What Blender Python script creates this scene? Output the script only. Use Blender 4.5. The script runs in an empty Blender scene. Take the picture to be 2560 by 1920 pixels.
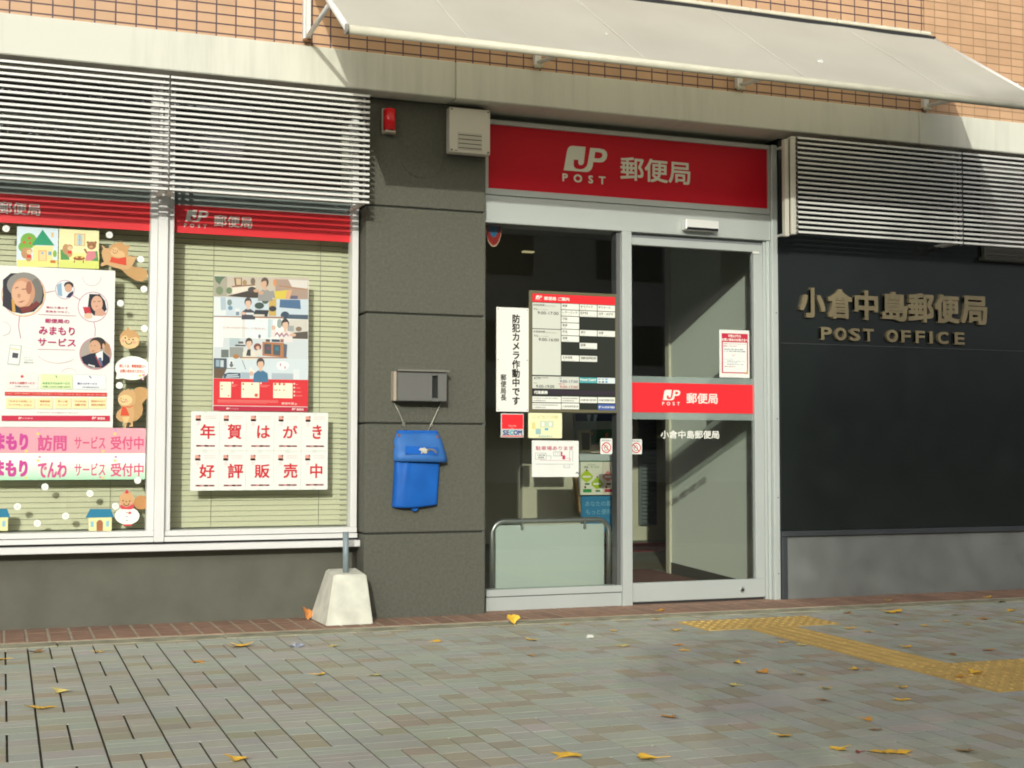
import bpy, bmesh, math, random
from mathutils import Vector, Matrix
from mathutils.geometry import tessellate_polygon
random.seed(7)
SC = bpy.context.scene
COL = SC.collection
R = math.radians

# ------------------------------------------------------------------ camera
CAM = Vector((-2.51365, -7.08464, 0.89440))
YAW, PITCH, ROLL, FPX = 0.360584, 0.050395, 0.00132, 3380.04   # focal length in pixels of a 2560 wide frame
FWD = Vector((math.sin(YAW)*math.cos(PITCH), math.cos(YAW)*math.cos(PITCH), math.sin(PITCH)))
RGT = Vector((math.cos(YAW), -math.sin(YAW), 0)); UPV = RGT.cross(FWD)
RG2 = math.cos(ROLL)*RGT+math.sin(ROLL)*UPV; UP2 = -math.sin(ROLL)*RGT+math.cos(ROLL)*UPV
cd = bpy.data.cameras.new('camera'); cam = bpy.data.objects.new('camera', cd); COL.objects.link(cam)
M = Matrix((RG2, UP2, -FWD)).transposed().to_4x4(); M.translation = CAM
cam.matrix_world = M
cd.sensor_width = 36; cd.lens = FPX/2560*36; cd.clip_end = 2000; cd.clip_start = .05
SC.camera = cam

# ------------------------------------------------------------------ sky, sun, exposure
SUND = Vector((.435, 1, -.355))
w = bpy.data.worlds.new('World'); SC.world = w; w.use_nodes = True
nt = w.node_tree; bg = nt.nodes['Background']
sky = nt.nodes.new('ShaderNodeTexSky'); sky.sky_type = 'NISHITA'; sky.sun_disc = False
el = math.atan2(.355, math.hypot(.435, 1)); sky.sun_elevation = el; sky.sun_rotation = math.atan2(-.435, -1)
sky.air_density = 1.0; sky.dust_density = 4.0; sky.ozone_density = .6
hs = nt.nodes.new('ShaderNodeHueSaturation'); hs.inputs['Saturation'].default_value = .35
nt.links.new(sky.outputs[0], hs.inputs['Color']); nt.links.new(hs.outputs[0], bg.inputs[0])
bg.inputs[1].default_value = .15
sd = bpy.data.lights.new('sun', 'SUN'); sun = bpy.data.objects.new('sun', sd); COL.objects.link(sun)
sd.energy = 2.0; sd.angle = R(.53); sd.color = (1, 1, .885)
sun.rotation_euler = SUND.to_track_quat('-Z', 'Y').to_euler(); sun.location = (-6, -14, 7)
SC.view_settings.view_transform = 'Standard'; SC.view_settings.look = 'None'
SC.view_settings.exposure = .27; SC.view_settings.gamma = 1; SC.view_settings.use_curve_mapping = False
SC.render.engine = 'CYCLES'; SC.cycles.use_denoising = True; SC.cycles.max_bounces = 8
SC.cycles.transparent_max_bounces = 16; SC.cycles.filter_width = 1.9

# ------------------------------------------------------------------ helpers
def at(px, py, y):
    "point of the plane at depth y seen at photo pixel px,py"
    d = FWD + RG2*((px-1280)/FPX) - UP2*((py-960)/FPX)
    return CAM + d*((y-CAM.y)/d.y)
GS = .008
def ground(px, py):
    d = FWD + RG2*((px-1280)/FPX) - UP2*((py-960)/FPX)
    return CAM + d*(-(CAM.z-GS*CAM.y)/(d.z-GS*d.y))
class Crop:
    def __init__(s, x0, y0, k, y): s.x0, s.y0, s.k, s.y = x0, y0, k, y
    def __call__(s, a, b):
        p = at(s.x0+a*s.k, s.y0+b*s.k, s.y); return (p.x, p.z)
    def poly(s, pts): return [s(*p) for p in pts]
    def rect(s, x0, y0, x1, y1):
        a = s(x0, y0); b = s(x1, y1); return [(a[0], a[1]), (b[0], a[1]), (b[0], b[1]), (a[0], b[1])]
    def box(s, x0, y0, x1, y1):
        a = s(x0, y0); b = s(x1, y1); return a[0], b[0], b[1], a[1]
    def ell(s, cx, cy, rx, ry=None, n=20, a0=0, a1=360):
        ry = ry or rx
        return [s(cx+rx*math.cos(R(a0+(a1-a0)*i/n)), cy+ry*math.sin(R(a0+(a1-a0)*i/n))) for i in range(n + (0 if a1-a0 == 360 else 1))]

def lin(c):
    if isinstance(c, str):
        c = c.lstrip('#'); c = [int(c[i:i+2], 16)/255 for i in (0, 2, 4)]
        c = [(v/12.92 if v <= .04045 else ((v+.055)/1.055)**2.4)*.85 for v in c]
    return (c[0], c[1], c[2], 1)

MATS = {}
def mat(name, col, rough=.6, var=0., scale=8., bump=0., bscale=80., metal=0., spec=.5, trans=0.):
    if name in MATS: return MATS[name]
    m = bpy.data.materials.new(name); m.use_nodes = True; t = m.node_tree; b = t.nodes['Principled BSDF']
    b.inputs['Base Color'].default_value = lin(col); b.inputs['Roughness'].default_value = rough
    b.inputs['Metallic'].default_value = metal; b.inputs['Specular IOR Level'].default_value = spec
    tc = t.nodes.new('ShaderNodeTexCoord')
    if var:
        n = t.nodes.new('ShaderNodeTexNoise'); n.inputs['Scale'].default_value = scale; n.inputs['Detail'].default_value = 6
        t.links.new(tc.outputs['Object'], n.inputs['Vector'])
        mp = t.nodes.new('ShaderNodeMapRange'); mp.inputs[1].default_value = .3; mp.inputs[2].default_value = .7
        mp.inputs[3].default_value = 1-var; mp.inputs[4].default_value = 1+var
        t.links.new(n.outputs[0], mp.inputs[0])
        vm = t.nodes.new('ShaderNodeVectorMath'); vm.operation = 'SCALE'; vm.inputs[0].default_value = lin(col)[:3]
        t.links.new(mp.outputs[0], vm.inputs['Scale']); t.links.new(vm.outputs[0], b.inputs['Base Color'])
    if bump:
        n2 = t.nodes.new('ShaderNodeTexNoise'); n2.inputs['Scale'].default_value = bscale; n2.inputs['Detail'].default_value = 3
        t.links.new(tc.outputs['Object'], n2.inputs['Vector'])
        bp = t.nodes.new('ShaderNodeBump'); bp.inputs['Strength'].default_value = 1; bp.inputs['Distance'].default_value = bump
        t.links.new(n2.outputs[0], bp.inputs['Height']); t.links.new(bp.outputs[0], b.inputs['Normal'])
    MATS[name] = m; return m
def paint(hexc, rough=.5):
    return mat('print_'+hexc.lstrip('#'), hexc, rough, spec=.25)

def glass_mat(name, tint=(.93, .97, .94), rough=.0, refl=1.0, solid=None, fac=0.):
    if name in MATS: return MATS[name]
    m = bpy.data.materials.new(name); m.use_nodes = True; t = m.node_tree; t.nodes.remove(t.nodes['Principled BSDF'])
    out = t.nodes['Material Output']
    tr = t.nodes.new('ShaderNodeBsdfTransparent'); tr.inputs[0].default_value = (*tint, 1)
    gl = t.nodes.new('ShaderNodeBsdfGlossy'); gl.inputs['Roughness'].default_value = rough; gl.inputs[0].default_value = (refl, refl, refl, 1)
    fr = t.nodes.new('ShaderNodeFresnel'); fr.inputs[0].default_value = 1.72
    mx = t.nodes.new('ShaderNodeMixShader'); t.links.new(fr.outputs[0], mx.inputs[0])
    base = tr
    if solid:
        df = t.nodes.new('ShaderNodeBsdfDiffuse'); df.inputs[0].default_value = lin(solid)
        m2 = t.nodes.new('ShaderNodeMixShader'); m2.inputs[0].default_value = fac
        t.links.new(tr.outputs[0], m2.inputs[1]); t.links.new(df.outputs[0], m2.inputs[2]); base = m2
    t.links.new(base.outputs[0], mx.inputs[1]); t.links.new(gl.outputs[0], mx.inputs[2])
    t.links.new(mx.outputs[0], out.inputs[0]); MATS[name] = m; return m

class MB:
    "collects shapes and links them as ONE mesh object"
    def __init__(s): s.bm = bmesh.new(); s.mats = [None]
    def mi(s, m):
        if m is None: return 0
        if m not in s.mats: s.mats.append(m)
        return s.mats.index(m)
    def box(s, x0, x1, y0, y1, z0, z1, bev=0., m=None, seg=1):
        i = s.mi(m)
        r = bmesh.ops.create_cube(s.bm, size=1); vs = r['verts']
        for v in vs: v.co = Vector((x0+(v.co.x+.5)*(x1-x0), y0+(v.co.y+.5)*(y1-y0), z0+(v.co.z+.5)*(z1-z0)))
        fs = set(f for v in vs for f in v.link_faces)
        for f in fs: f.material_index = i
        if bev:
            es = list(set(e for v in vs for e in v.link_edges))
            r = bmesh.ops.bevel(s.bm, geom=es, offset=bev, segments=seg, affect='EDGES', profile=.5)
            for f in r['faces']: f.material_index = i
        return s
    def hexa(s, lo, hi, bev=0., m=None):
        "eight corners: lo ring and hi ring (same order)"
        i = s.mi(m); a = [s.bm.verts.new(p) for p in lo]; b = [s.bm.verts.new(p) for p in hi]; n = len(a)
        fs = [s.bm.faces.new(a[::-1]), s.bm.faces.new(b)]
        for k in range(n): fs.append(s.bm.faces.new((a[k], a[(k+1) % n], b[(k+1) % n], b[k])))
        for f in fs: f.material_index = i
        if bev:
            es = list(set(e for f in fs for e in f.edges))
            bmesh.ops.bevel(s.bm, geom=es, offset=bev, segments=2, affect='EDGES')
        return s
    def poly(s, pts, y, m=None, thick=0.):
        "flat polygon in the XZ plane facing -y, or a prism when thick"
        i = s.mi(m); n = len(pts)
        ar = sum(pts[k][0]*pts[(k+1) % n][1]-pts[(k+1) % n][0]*pts[k][1] for k in range(n))
        if ar < 0: pts = pts[::-1]
        tri = tessellate_polygon([[Vector((p[0], p[1], 0)) for p in pts]])
        f_ = [s.bm.verts.new((p[0], y, p[1])) for p in pts]
        for t in tri:
            try:
                f = s.bm.faces.new([f_[k] for k in t]); f.material_index = i
                f.normal_update()
                if f.normal.y > 0: f.normal_flip()
            except ValueError: pass
        if thick:
            b_ = [s.bm.verts.new((p[0], y+thick, p[1])) for p in pts]
            for k in range(n):
                f = s.bm.faces.new((f_[k], b_[k], b_[(k+1) % n], f_[(k+1) % n])); f.material_index = i
        return s
    def rings(s, rings, m=None, cap=True, closed=False):
        i = s.mi(m); vr = [[s.bm.verts.new(p) for p in r] for r in rings]; n = len(vr[0])
        pairs = list(zip(vr, vr[1:])) + ([(vr[-1], vr[0])] if closed else [])
        for a, b in pairs:
            for k in range(n):
                f = s.bm.faces.new((a[k], a[(k+1) % n], b[(k+1) % n], b[k])); f.material_index = i; f.smooth = n > 6
        if cap and not closed:
            for r in (vr[0][::-1], vr[-1]):
                f = s.bm.faces.new(r); f.material_index = i
        return s
    def tube(s, path, r, n=10, m=None, closed=False):
        path = [Vector(p) for p in path]; rg = []
        for k, p in enumerate(path):
            a = path[k-1] if (k or closed) else p; b = path[(k+1) % len(path)] if (k < len(path)-1 or closed) else p
            d = (b-a).normalized(); u = d.cross(Vector((.31, .17, .93))).normalized(); v = d.cross(u)
            rr = r[k] if isinstance(r, (list, tuple)) else r
            rg.append([p+u*rr*math.cos(2*math.pi*j/n)+v*rr*math.sin(2*math.pi*j/n) for j in range(n)])
        return s.rings(rg, m, True, closed)
    def disc(s, cx, cz, r, y0, y1, n=32, m=None, bev=0.):
        rg = lambda rr, y: [(cx+rr*math.cos(2*math.pi*k/n), y, cz+rr*math.sin(2*math.pi*k/n)) for k in range(n)]
        L = [rg(r, y1), rg(r, y0+bev), rg(r-bev, y0)] if bev else [rg(r, y1), rg(r, y0)]
        return s.rings(L, m)
    def build(s, name, m=None, parent=None):
        bmesh.ops.recalc_face_normals(s.bm, faces=[f for f in s.bm.faces]) if not getattr(s, 'flat', False) else None
        me = bpy.data.meshes.new(name); s.bm.to_mesh(me); s.bm.free()
        for x in s.mats: me.materials.append(m if x is None else x)
        o = bpy.data.objects.new(name, me); COL.objects.link(o)
        if parent is not None: o.parent = parent; o.matrix_parent_inverse = Matrix.Translation(-parent.location) if parent.type == 'EMPTY' else Matrix()
        return o
def flat(): b = MB(); b.flat = True; return b

def tag(o, label, cat, group=None):
    o['label'] = label; o['category'] = cat
    if group: o['group'] = group
    return o
def thing(name, label, cat, loc=(0, 0, 0), group=None):
    o = bpy.data.objects.new(name, None); COL.objects.link(o); o.location = loc; o.empty_display_size = .1
    return tag(o, label, cat, group)
def struct(o): o['kind'] = 'structure'; return o

TXT = {}
def text_mesh(s, ext=0.):
    k = (s, ext)
    if k in TXT: return TXT[k]
    c = bpy.data.curves.new('t', 'FONT'); c.body = s; c.align_x = 'CENTER' if '\n' in s else 'LEFT'; c.extrude = ext
    c.resolution_u = 3
    o = bpy.data.objects.new('t', c); COL.objects.link(o)
    dg = bpy.context.evaluated_depsgraph_get(); me = bpy.data.meshes.new_from_object(o.evaluated_get(dg))
    bpy.data.objects.remove(o); bpy.data.curves.remove(c); TXT[k] = me; return me
def text_in(bld, s, b, y, m, bold=.012, ext=0.):
    """lettering added to a mesh builder; b = x0,x1,z0,z1 in the facade plane, facing the street.
    Bold strokes come from a few copies shifted by a fraction of the character height."""
    src = text_mesh(s, ext); i = bld.mi(m)
    xs = [v.co.x for v in src.vertices]; ys = [v.co.y for v in src.vertices]
    ax, bx, ay, by = min(xs), max(xs), min(ys), max(ys); x0, x1, z0, z1 = b
    n = max(1, s.count('\n')+1); d = bold*(z1-z0)/n*1.0
    x0 += d; x1 -= d; z0 += d; z1 -= d
    offs = [(0, 0)] if bold <= 0 else [(-d, -d), (d, -d), (d, d), (-d, d)] if bold < .05 else [(-d, -d), (d, -d), (d, d), (-d, d), (0, d), (0, -d), (d, 0), (-d, 0)]
    for q, (ox, oz) in enumerate(offs):
        vs = [bld.bm.verts.new((x0+(v.co.x-ax)/(bx-ax)*(x1-x0)+ox, y-v.co.z-.00004*q, z0+(v.co.y-ay)/(by-ay)*(z1-z0)+oz)) for v in src.vertices]
        for p in src.polygons:
            try: f = bld.bm.faces.new([vs[k] for k in p.vertices]); f.material_index = i
            except ValueError: pass
def text(parent, s, b, y, m, bold=.012, ext=0., name='lettering'):
    bld = flat(); text_in(bld, s, b, y, m, bold, ext); return bld.build(name, m, parent)

EO = [(0.0, 0.002), (0.079, 0.79), (0.101, 0.894), (0.137, 0.962), (0.187, 0.995), (0.502, 1.0), (0.458, 0.369), (0.44, 0.296), (0.397, 0.252), (0.353, 0.266), (0.331, 0.338), (0.334, 0.456), (0.233, 0.457), (0.223, 0.272), (0.24, 0.156), (0.295, 0.099), (0.389, 0.09), (0.462, 0.13), (0.52, 0.227), (0.545, 0.344), (0.608, 0.976), (0.827, 0.984), (0.93, 0.956), (0.988, 0.864), (1.0, 0.752), (0.981, 0.597), (0.922, 0.474), (0.841, 0.429), (0.676, 0.426), (0.661, 0.247), (0.629, 0.116), (0.578, 0.033), (0.52, 0.0)]
EI = [(0.722, 0.836), (0.827, 0.832), (0.874, 0.809), (0.89, 0.735), (0.878, 0.657), (0.834, 0.595), (0.768, 0.578), (0.699, 0.581)]
def emblem_in(bld, b, y, m):
    x0, x1, z0, z1 = b; i = bld.mi(m)
    P = [[Vector((x0+u*(x1-x0), z0+v*(z1-z0), 0)) for u, v in L] for L in (EO, EI)]
    vs = [bld.bm.verts.new((p.x, y, p.y)) for L in P for p in L]
    for t in tessellate_polygon(P):
        f = bld.bm.faces.new([vs[k] for k in t]); f.material_index = i; f.normal_update()
        if f.normal.y > 0: f.normal_flip()
def emblem(parent, b, y, m, post=None, name='emblem'):
    bd = flat(); emblem_in(bd, b, y, m)
    if post: text_in(bd, 'P  O  S  T', post, y, m, .035)
    return bd.build(name, m, parent)
def fade(c, k):
    v = [int(c[i:i+2], 16) for i in (0, 2, 4)]
    return ''.join('%02x' % round(a+(b-a)*k) for a, b in zip(v, (214, 222, 220)))
def art(parent, items, y, name='picture', k_fade=0.):
    bd = flat()
    for k, (c, pts) in enumerate(items):
        bd.poly(pts, y-.00005*k-.0002, paint(fade(c, k_fade) if k_fade else c))
    return bd.build(name, None, parent)

# ------------------------------------------------------------------ materials
M_stone = mat('sprayed_stone', (.092, .093, .072), .9, .14, 60, .005, 150)
M_conc = mat('grey_concrete_wall', (.105, .105, .082), .9, .12, 5, .0015, 160)
M_conc2 = mat('cool_concrete_wall', (.15, .16, .15), .9, .035, 4, .001, 120)
M_beam = mat('cream_paint', (.635, .63, .535), .7, .03, 3)
def streaks(m, col, amt=.16):
    t = m.node_tree; bs = t.nodes['Principled BSDF']; tc = t.nodes.new('ShaderNodeTexCoord'); mp = t.nodes.new('ShaderNodeMapping'); mp.inputs['Scale'].default_value = (11, 1, .9)
    n = t.nodes.new('ShaderNodeTexNoise'); n.inputs['Scale'].default_value = 1.6; n.inputs['Detail'].default_value = 7; n.inputs['Roughness'].default_value = .62
    t.links.new(tc.outputs['Object'], mp.inputs[0]); t.links.new(mp.outputs[0], n.inputs['Vector'])
    n2 = t.nodes.new('ShaderNodeTexNoise'); n2.inputs['Scale'].default_value = 1.1; n2.inputs['Detail'].default_value = 3; t.links.new(tc.outputs['Object'], n2.inputs['Vector'])
    mu = t.nodes.new('ShaderNodeMath'); mu.operation = 'MULTIPLY'; t.links.new(n.outputs[0], mu.inputs[0]); t.links.new(n2.outputs[0], mu.inputs[1])
    mr = t.nodes.new('ShaderNodeMapRange'); mr.inputs[1].default_value = .22; mr.inputs[2].default_value = .42; mr.inputs[3].default_value = 1.0; mr.inputs[4].default_value = 1-amt; t.links.new(mu.outputs[0], mr.inputs[0])
    vm = t.nodes.new('ShaderNodeVectorMath'); vm.operation = 'SCALE'; vm.inputs[0].default_value = col; t.links.new(mr.outputs[0], vm.inputs['Scale']); t.links.new(vm.outputs[0], bs.inputs['Base Color'])
streaks(M_beam, (.575, .578, .495))
M_alu = mat('silver_aluminium', (.47, .51, .49), .38, .03, 3, metal=.25)
M_white_alu = mat('white_aluminium', (.69, .69, .67), .4, .02, 4, metal=.1)
M_gap = mat('dark_gap', (.02, .02, .022), .8)
M_dark = mat('dark_metal', (.035, .04, .045), .5)
M_red = mat('red_sign_film', (.58, .004, .018), .5, .03, 2, spec=.25)
M_redm = mat('red_film_matt', (.72, .02, .028), .4)
M_white = mat('white_film', (.72, .72, .66), .45)
M_signwhite = mat('white_sign_lettering', (.74, .74, .62), .4)
M_glass = glass_mat('window_glass')
M_frost = glass_mat('frosted_film', (.8, .86, .83), .25, .6, (.42, .52, .48), .45)
M_panelgrey = mat('grey_window_film', (.30, .32, .31), .5)
M_paper = mat('white_paper', (.68, .70, .655), .6, .015, 6)
M_steel = mat('brushed_steel', (.42, .42, .40), .35, .04, 20, metal=.8)
M_pole = mat('grey_pipe', (.20, .25, .27), .5, .08, 30)

def tile_mat(name, grout, wid):
    m = bpy.data.materials.new(name); m.use_nodes = True; t = m.node_tree; b = t.nodes['Principled BSDF']
    tc = t.nodes.new('ShaderNodeTexCoord'); sp = t.nodes.new('ShaderNodeSeparateXYZ'); cb = t.nodes.new('ShaderNodeCombineXYZ')
    t.links.new(tc.outputs['Object'], sp.inputs[0]); t.links.new(sp.outputs[0], cb.inputs[0]); t.links.new(sp.outputs[2], cb.inputs[1])
    mp = t.nodes.new('ShaderNodeMapping'); mp.inputs['Location'].default_value = (-.0825+.1*30, -.0355, 0)
    t.links.new(cb.outputs[0], mp.inputs[0])
    br = t.nodes.new('ShaderNodeTexBrick'); br.offset = 0; br.inputs['Scale'].default_value = 1
    br.inputs['Brick Width'].default_value = .1; br.inputs['Row Height'].default_value = .0503; br.inputs['Mortar Size'].default_value = wid
    br.inputs['Mortar Smooth'].default_value = .15; br.inputs['Bias'].default_value = 0
    br.inputs['Color1'].default_value = (.53, .33, .19, 1); br.inputs['Color2'].default_value = (.47, .285, .16, 1); br.inputs['Mortar'].default_value = (*grout, 1)
    t.links.new(mp.outputs[0], br.inputs['Vector'])
    n = t.nodes.new('ShaderNodeTexNoise'); n.inputs['Scale'].default_value = 6; n.inputs['Detail'].default_value = 4; t.links.new(tc.outputs['Object'], n.inputs['Vector'])
    mr = t.nodes.new('ShaderNodeMapRange'); mr.inputs[3].default_value = .86; mr.inputs[4].default_value = 1.14; t.links.new(n.outputs[0], mr.inputs[0])
    vm = t.nodes.new('ShaderNodeVectorMath'); vm.operation = 'SCALE'; t.links.new(br.outputs[0], vm.inputs[0]); t.links.new(mr.outputs[0], vm.inputs['Scale'])
    t.links.new(vm.outputs[0], b.inputs['Base Color']); b.inputs['Roughness'].default_value = .55
    bp = t.nodes.new('ShaderNodeBump'); bp.invert = True; bp.inputs['Distance'].default_value = .005; bp.inputs['Strength'].default_value = 1
    t.links.new(br.outputs['Fac'], bp.inputs['Height']); t.links.new(bp.outputs[0], b.inputs['Normal']); return m
M_tile = tile_mat('salmon_wall_tile', (.10, .055, .06), .0040)
M_tile2 = tile_mat('salmon_wall_tile_pale_grout', (.30, .19, .10), .003)

# ------------------------------------------------------------------ ground
def gz(y): return GS*y if y < 0 else 0.
b = MB(); b.box(-60, 60, -60, -4.6, -.35, -.16); struct(b.build('road', mat('asphalt', (.055, .055, .055), .9, .2, 3, .003, 200)))
b = MB(); b.hexa([(-14, -4.6, -.35), (14, -4.6, -.35), (14, 6, -.35), (-14, 6, -.35)], [(-14, -4.6, -.0374), (14, -4.6, -.0374), (14, 0, -.0006), (-14, 0, -.012)][:2]+[(14, 6, -.0006), (-14, 6, -.0006)])
struct(b.build('ground', mat('paver_joint_grit', (.13, .124, .08), .95, .3, 20)))

def paver_mat():
    m = bpy.data.materials.new('paver_concrete'); m.use_nodes = True; t = m.node_tree; b = t.nodes['Principled BSDF']
    a = t.nodes.new('ShaderNodeAttribute'); a.attribute_name = 'tint'
    tc = t.nodes.new('ShaderNodeTexCoord'); n = t.nodes.new('ShaderNodeTexNoise'); n.inputs['Scale'].default_value = 2.2; n.inputs['Detail'].default_value = 6
    n2 = t.nodes.new('ShaderNodeTexNoise'); n2.inputs['Scale'].default_value = 260; n2.inputs['Detail'].default_value = 2
    mr = t.nodes.new('ShaderNodeMapRange'); mr.inputs[1].default_value = .25; mr.inputs[2].default_value = .75; mr.inputs[3].default_value = .90; mr.inputs[4].default_value = 1.08
    mr2 = t.nodes.new('ShaderNodeMapRange'); mr2.inputs[3].default_value = .82; mr2.inputs[4].default_value = 1.18
    for q in (n, n2): t.links.new(tc.outputs['Object'], q.inputs['Vector'])
    t.links.new(n.outputs[0], mr.inputs[0]); t.links.new(n2.outputs[0], mr2.inputs[0])
    mu = t.nodes.new('ShaderNodeMath'); mu.operation = 'MULTIPLY'; t.links.new(mr.outputs[0], mu.inputs[0]); t.links.new(mr2.outputs[0], mu.inputs[1])
    vm = t.nodes.new('ShaderNodeVectorMath'); vm.operation = 'SCALE'; t.links.new(a.outputs['Color'], vm.inputs[0]); t.links.new(mu.outputs[0], vm.inputs['Scale'])
    t.links.new(vm.outputs[0], b.inputs['Base Color']); b.inputs['Roughness'].default_value = .85
    bp = t.nodes.new('ShaderNodeBump'); bp.inputs['Distance'].default_value = .0012; t.links.new(n2.outputs[0], bp.inputs['Height']); t.links.new(bp.outputs[0], b.inputs['Normal'])
    return m
M_paver = paver_mat()
def pavers():
    V = []; F = []; T = []
    def block(x0, x1, y0, y1, col):
        e = .0008; h = random.uniform(-.0002, .0002); i = len(V)
        def z(y): return gz(y)+h
        V.extend([(x0, y0, z(y0)-.004), (x1, y0, z(y0)-.004), (x1, y1, z(y1)-.004), (x0, y1, z(y1)-.004),
                  (x0+e, y0+e, z(y0)), (x1-e, y0+e, z(y0)), (x1-e, y1-e, z(y1)), (x0+e, y1-e, z(y1))])
        for f in ((4, 5, 6, 7), (0, 1, 5, 4), (1, 2, 6, 5), (2, 3, 7, 6), (3, 0, 4, 7)):
            F.append([i+k for k in f]); T.append(col)
    G = [(.365, .38, .32), (.375, .385, .33), (.355, .37, .315)]; B = [(.335, .315, .235), (.325, .305, .23), (.345, .32, .24)]
    cw, rw = .19, .1025
    for k in range(-9, 40):
        x0 = -2.385+cw*k; x1 = x0+cw; jw = .0036
        start = (-1.035+.1*k) % (6*rw)
        top = start-6*rw*1
        y = start
        while y > -4.6:
            # four rows split by a short joint, then two full rows
            for r_ in range(6):
                ya, yb = y-rw*(r_+1), y-rw*r_
                yb2 = min(yb, -.462)
                if ya > -.475: continue
                g = .0022
                if r_ < 4:
                    xm = (x0+x1)/2
                    for s, (xa, xb) in enumerate(((x0+jw, xm-.0035), (xm+.0035, x1-jw))):
                        brown = (r_ in (0, 3) if s else r_ in (0, 2, 3)) and random.random() < (.62 if r_ else .45)
                        c = random.choice(B if brown else G); c = [v*random.uniform(.95, 1.05) for v in c]
                        block(xa, xb, ya+g*.6, yb2-g*.6, c)
                else:
                    c = random.choice(G); c = [v*random.uniform(.95, 1.05) for v in c]
                    if random.random() < .4:
                        ym = (ya+yb2)/2
                        block(x0+jw, x1-jw, ya+g*.5, ym-g*.25, c); block(x0+jw, x1-jw, ym+g*.25, yb2-g*.5, c)
                    else: block(x0+jw, x1-jw, ya+g*.6, yb2-g*.6, c)
            y -= 6*rw
    me = bpy.data.meshes.new('pavement'); me.from_pydata(V, [], F)
    ca = me.color_attributes.new('tint', 'FLOAT_COLOR', 'CORNER'); li = 0
    for p, c in zip(me.polygons, T):
        for _ in p.loop_indices: ca.data[li].color = (*c, 1); li += 1
    me.materials.append(M_paver); o = bpy.data.objects.new('pavement', me); COL.objects.link(o); struct(o)
pavers()
# mortar kerb strip and brick border along the wall
b = MB()
x = -6.
while x < 8:
    l = random.uniform(.5, .9); b.box(x, x+l-.004, -.462-random.uniform(0, .006), -.325, -.02, gz(-.4)+.003+random.uniform(-.001, .001), .004); x += l
struct(b.build('kerb_strip', mat('mossy_mortar', (.27, .26, .18), .95, .35, 9, .003, 90)))
b = MB(); M_bA = mat('red_paving_brick', (.26, .155, .105), .85, .16, 14, .0015, 120); M_bB = mat('brown_paving_brick', (.225, .135, .092), .85, .16, 14, .0015, 120)
for k in range(-40, 90):
    x0 = -2.487+.1015*k
    b.box(x0+.0035, x0+.098, -.318+random.uniform(-.003, .003), .0, -.03, .004+random.uniform(-.0008, .0008), .004, random.choice((M_bA, M_bA, M_bB)))
    b.box(x0+.0035, x0+.098, .004, .30, -.03, .004, .004, random.choice((M_bA, M_bB)))
struct(b.build('brick_border', M_bA))
b = MB(); b.box(-6, 8, -.322, .34, -.03, .0016); struct(b.build('border_mortar', mat('pale_mortar', (.33, .30, .22), .95, .2, 12)))

# tactile paving (yellow) : warning bar at the door, guiding strip, warning field near the street
M_tac = mat('yellow_tactile_tile', (.54, .37, .115), .75, .12, 10, .001, 150)
def tactile(name, label, rects, kind, skew=0.):
    b = MB()
    for x0, x1, y0, y1 in rects:
        nx = max(1, round((x1-x0)/.3)); ny = max(1, round((y1-y0)/.3)); tx = (x1-x0)/nx; ty = (y1-y0)/ny
        for i in range(nx):
            for j in range(ny):
                a0, a1, c0, c1 = x0+i*tx+.001, x0+(i+1)*tx-.001, y0+j*ty+.001, y0+(j+1)*ty-.001
                P = lambda x, y, z: (x+skew*(y-y1), y, gz(y)+z)
                b.hexa([P(a0, c0, -.002), P(a1, c0, -.002), P(a1, c1, -.002), P(a0, c1, -.002)], [P(a0, c0, .004), P(a1, c0, .004), P(a1, c1, .004), P(a0, c1, .004)])
                if kind == 'dots':
                    for u in range(5):
                        for v in range(5):
                            cx, cy = a0+(u+.5)*(a1-a0)/5, c0+(v+.5)*(c1-c0)/5
                            rg = [[P(cx+r*math.cos(q*math.pi/4), cy+r*math.sin(q*math.pi/4), z) for q in range(8)] for r, z in ((.016, .004), (.011, .009))]
                            b.rings(rg)
                else:
                    for u in range(4):
                        cx = a0+(u+.5)*(a1-a0)/4
                        b.hexa([P(cx-.013, c0+.008, .004), P(cx+.013, c0+.008, .004), P(cx+.013, c1-.008, .004), P(cx-.013, c1-.008, .004)],
                               [P(cx-.008, c0+.014, .009), P(cx+.008, c0+.014, .009), P(cx+.008, c1-.014, .009), P(cx-.008, c1-.014, .009)])
    return tag(b.build(name, M_tac), label, 'tactile paving')
tactile('tactile_paving', 'yellow dotted tactile tiles in a bar in front of the sliding door', [(.85, 1.64, -.985, -.645)], 'dots')
tactile('tactile_paving', 'yellow ribbed tactile strip leading from the doorway bar towards the street', [(1.075, 1.35, -2.23, -.988)], 'bars', .008)
tactile('tactile_paving', 'yellow dotted tactile field at the street end of the ribbed strip', [(1.075, 2.55, -2.85, -2.235)], 'dots')

# ------------------------------------------------------------------ the building
BLD = thing('post_office_building', 'tiled post office building front with cream beam, grey stone pier and glazed entrance', 'building', (0, 0, 0))
SOF = 2.829
b = MB(); b.box(-9, 2.897, -.11, .3, 3.0, 6.2); b.build('tiled_wall', M_tile, BLD)
b = MB(); b.box(2.903, 9, -.112, .3, 3.0, 6.2); b.build('tiled_wall', M_tile2, BLD)
b = MB()
for x0, x1 in ((-9, -.2235), (-.2215, 2.8395), (2.8415, 9)): b.box(x0, x1, -.13, .28, SOF, 3.034, .006)
b.build('beam', M_beam, BLD)
b = MB(); b.box(-9, 9, .0, 5, SOF+.004, 2.99); b.build('soffit', mat('dark_soffit', (.16, .155, .12), .8), BLD)
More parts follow.
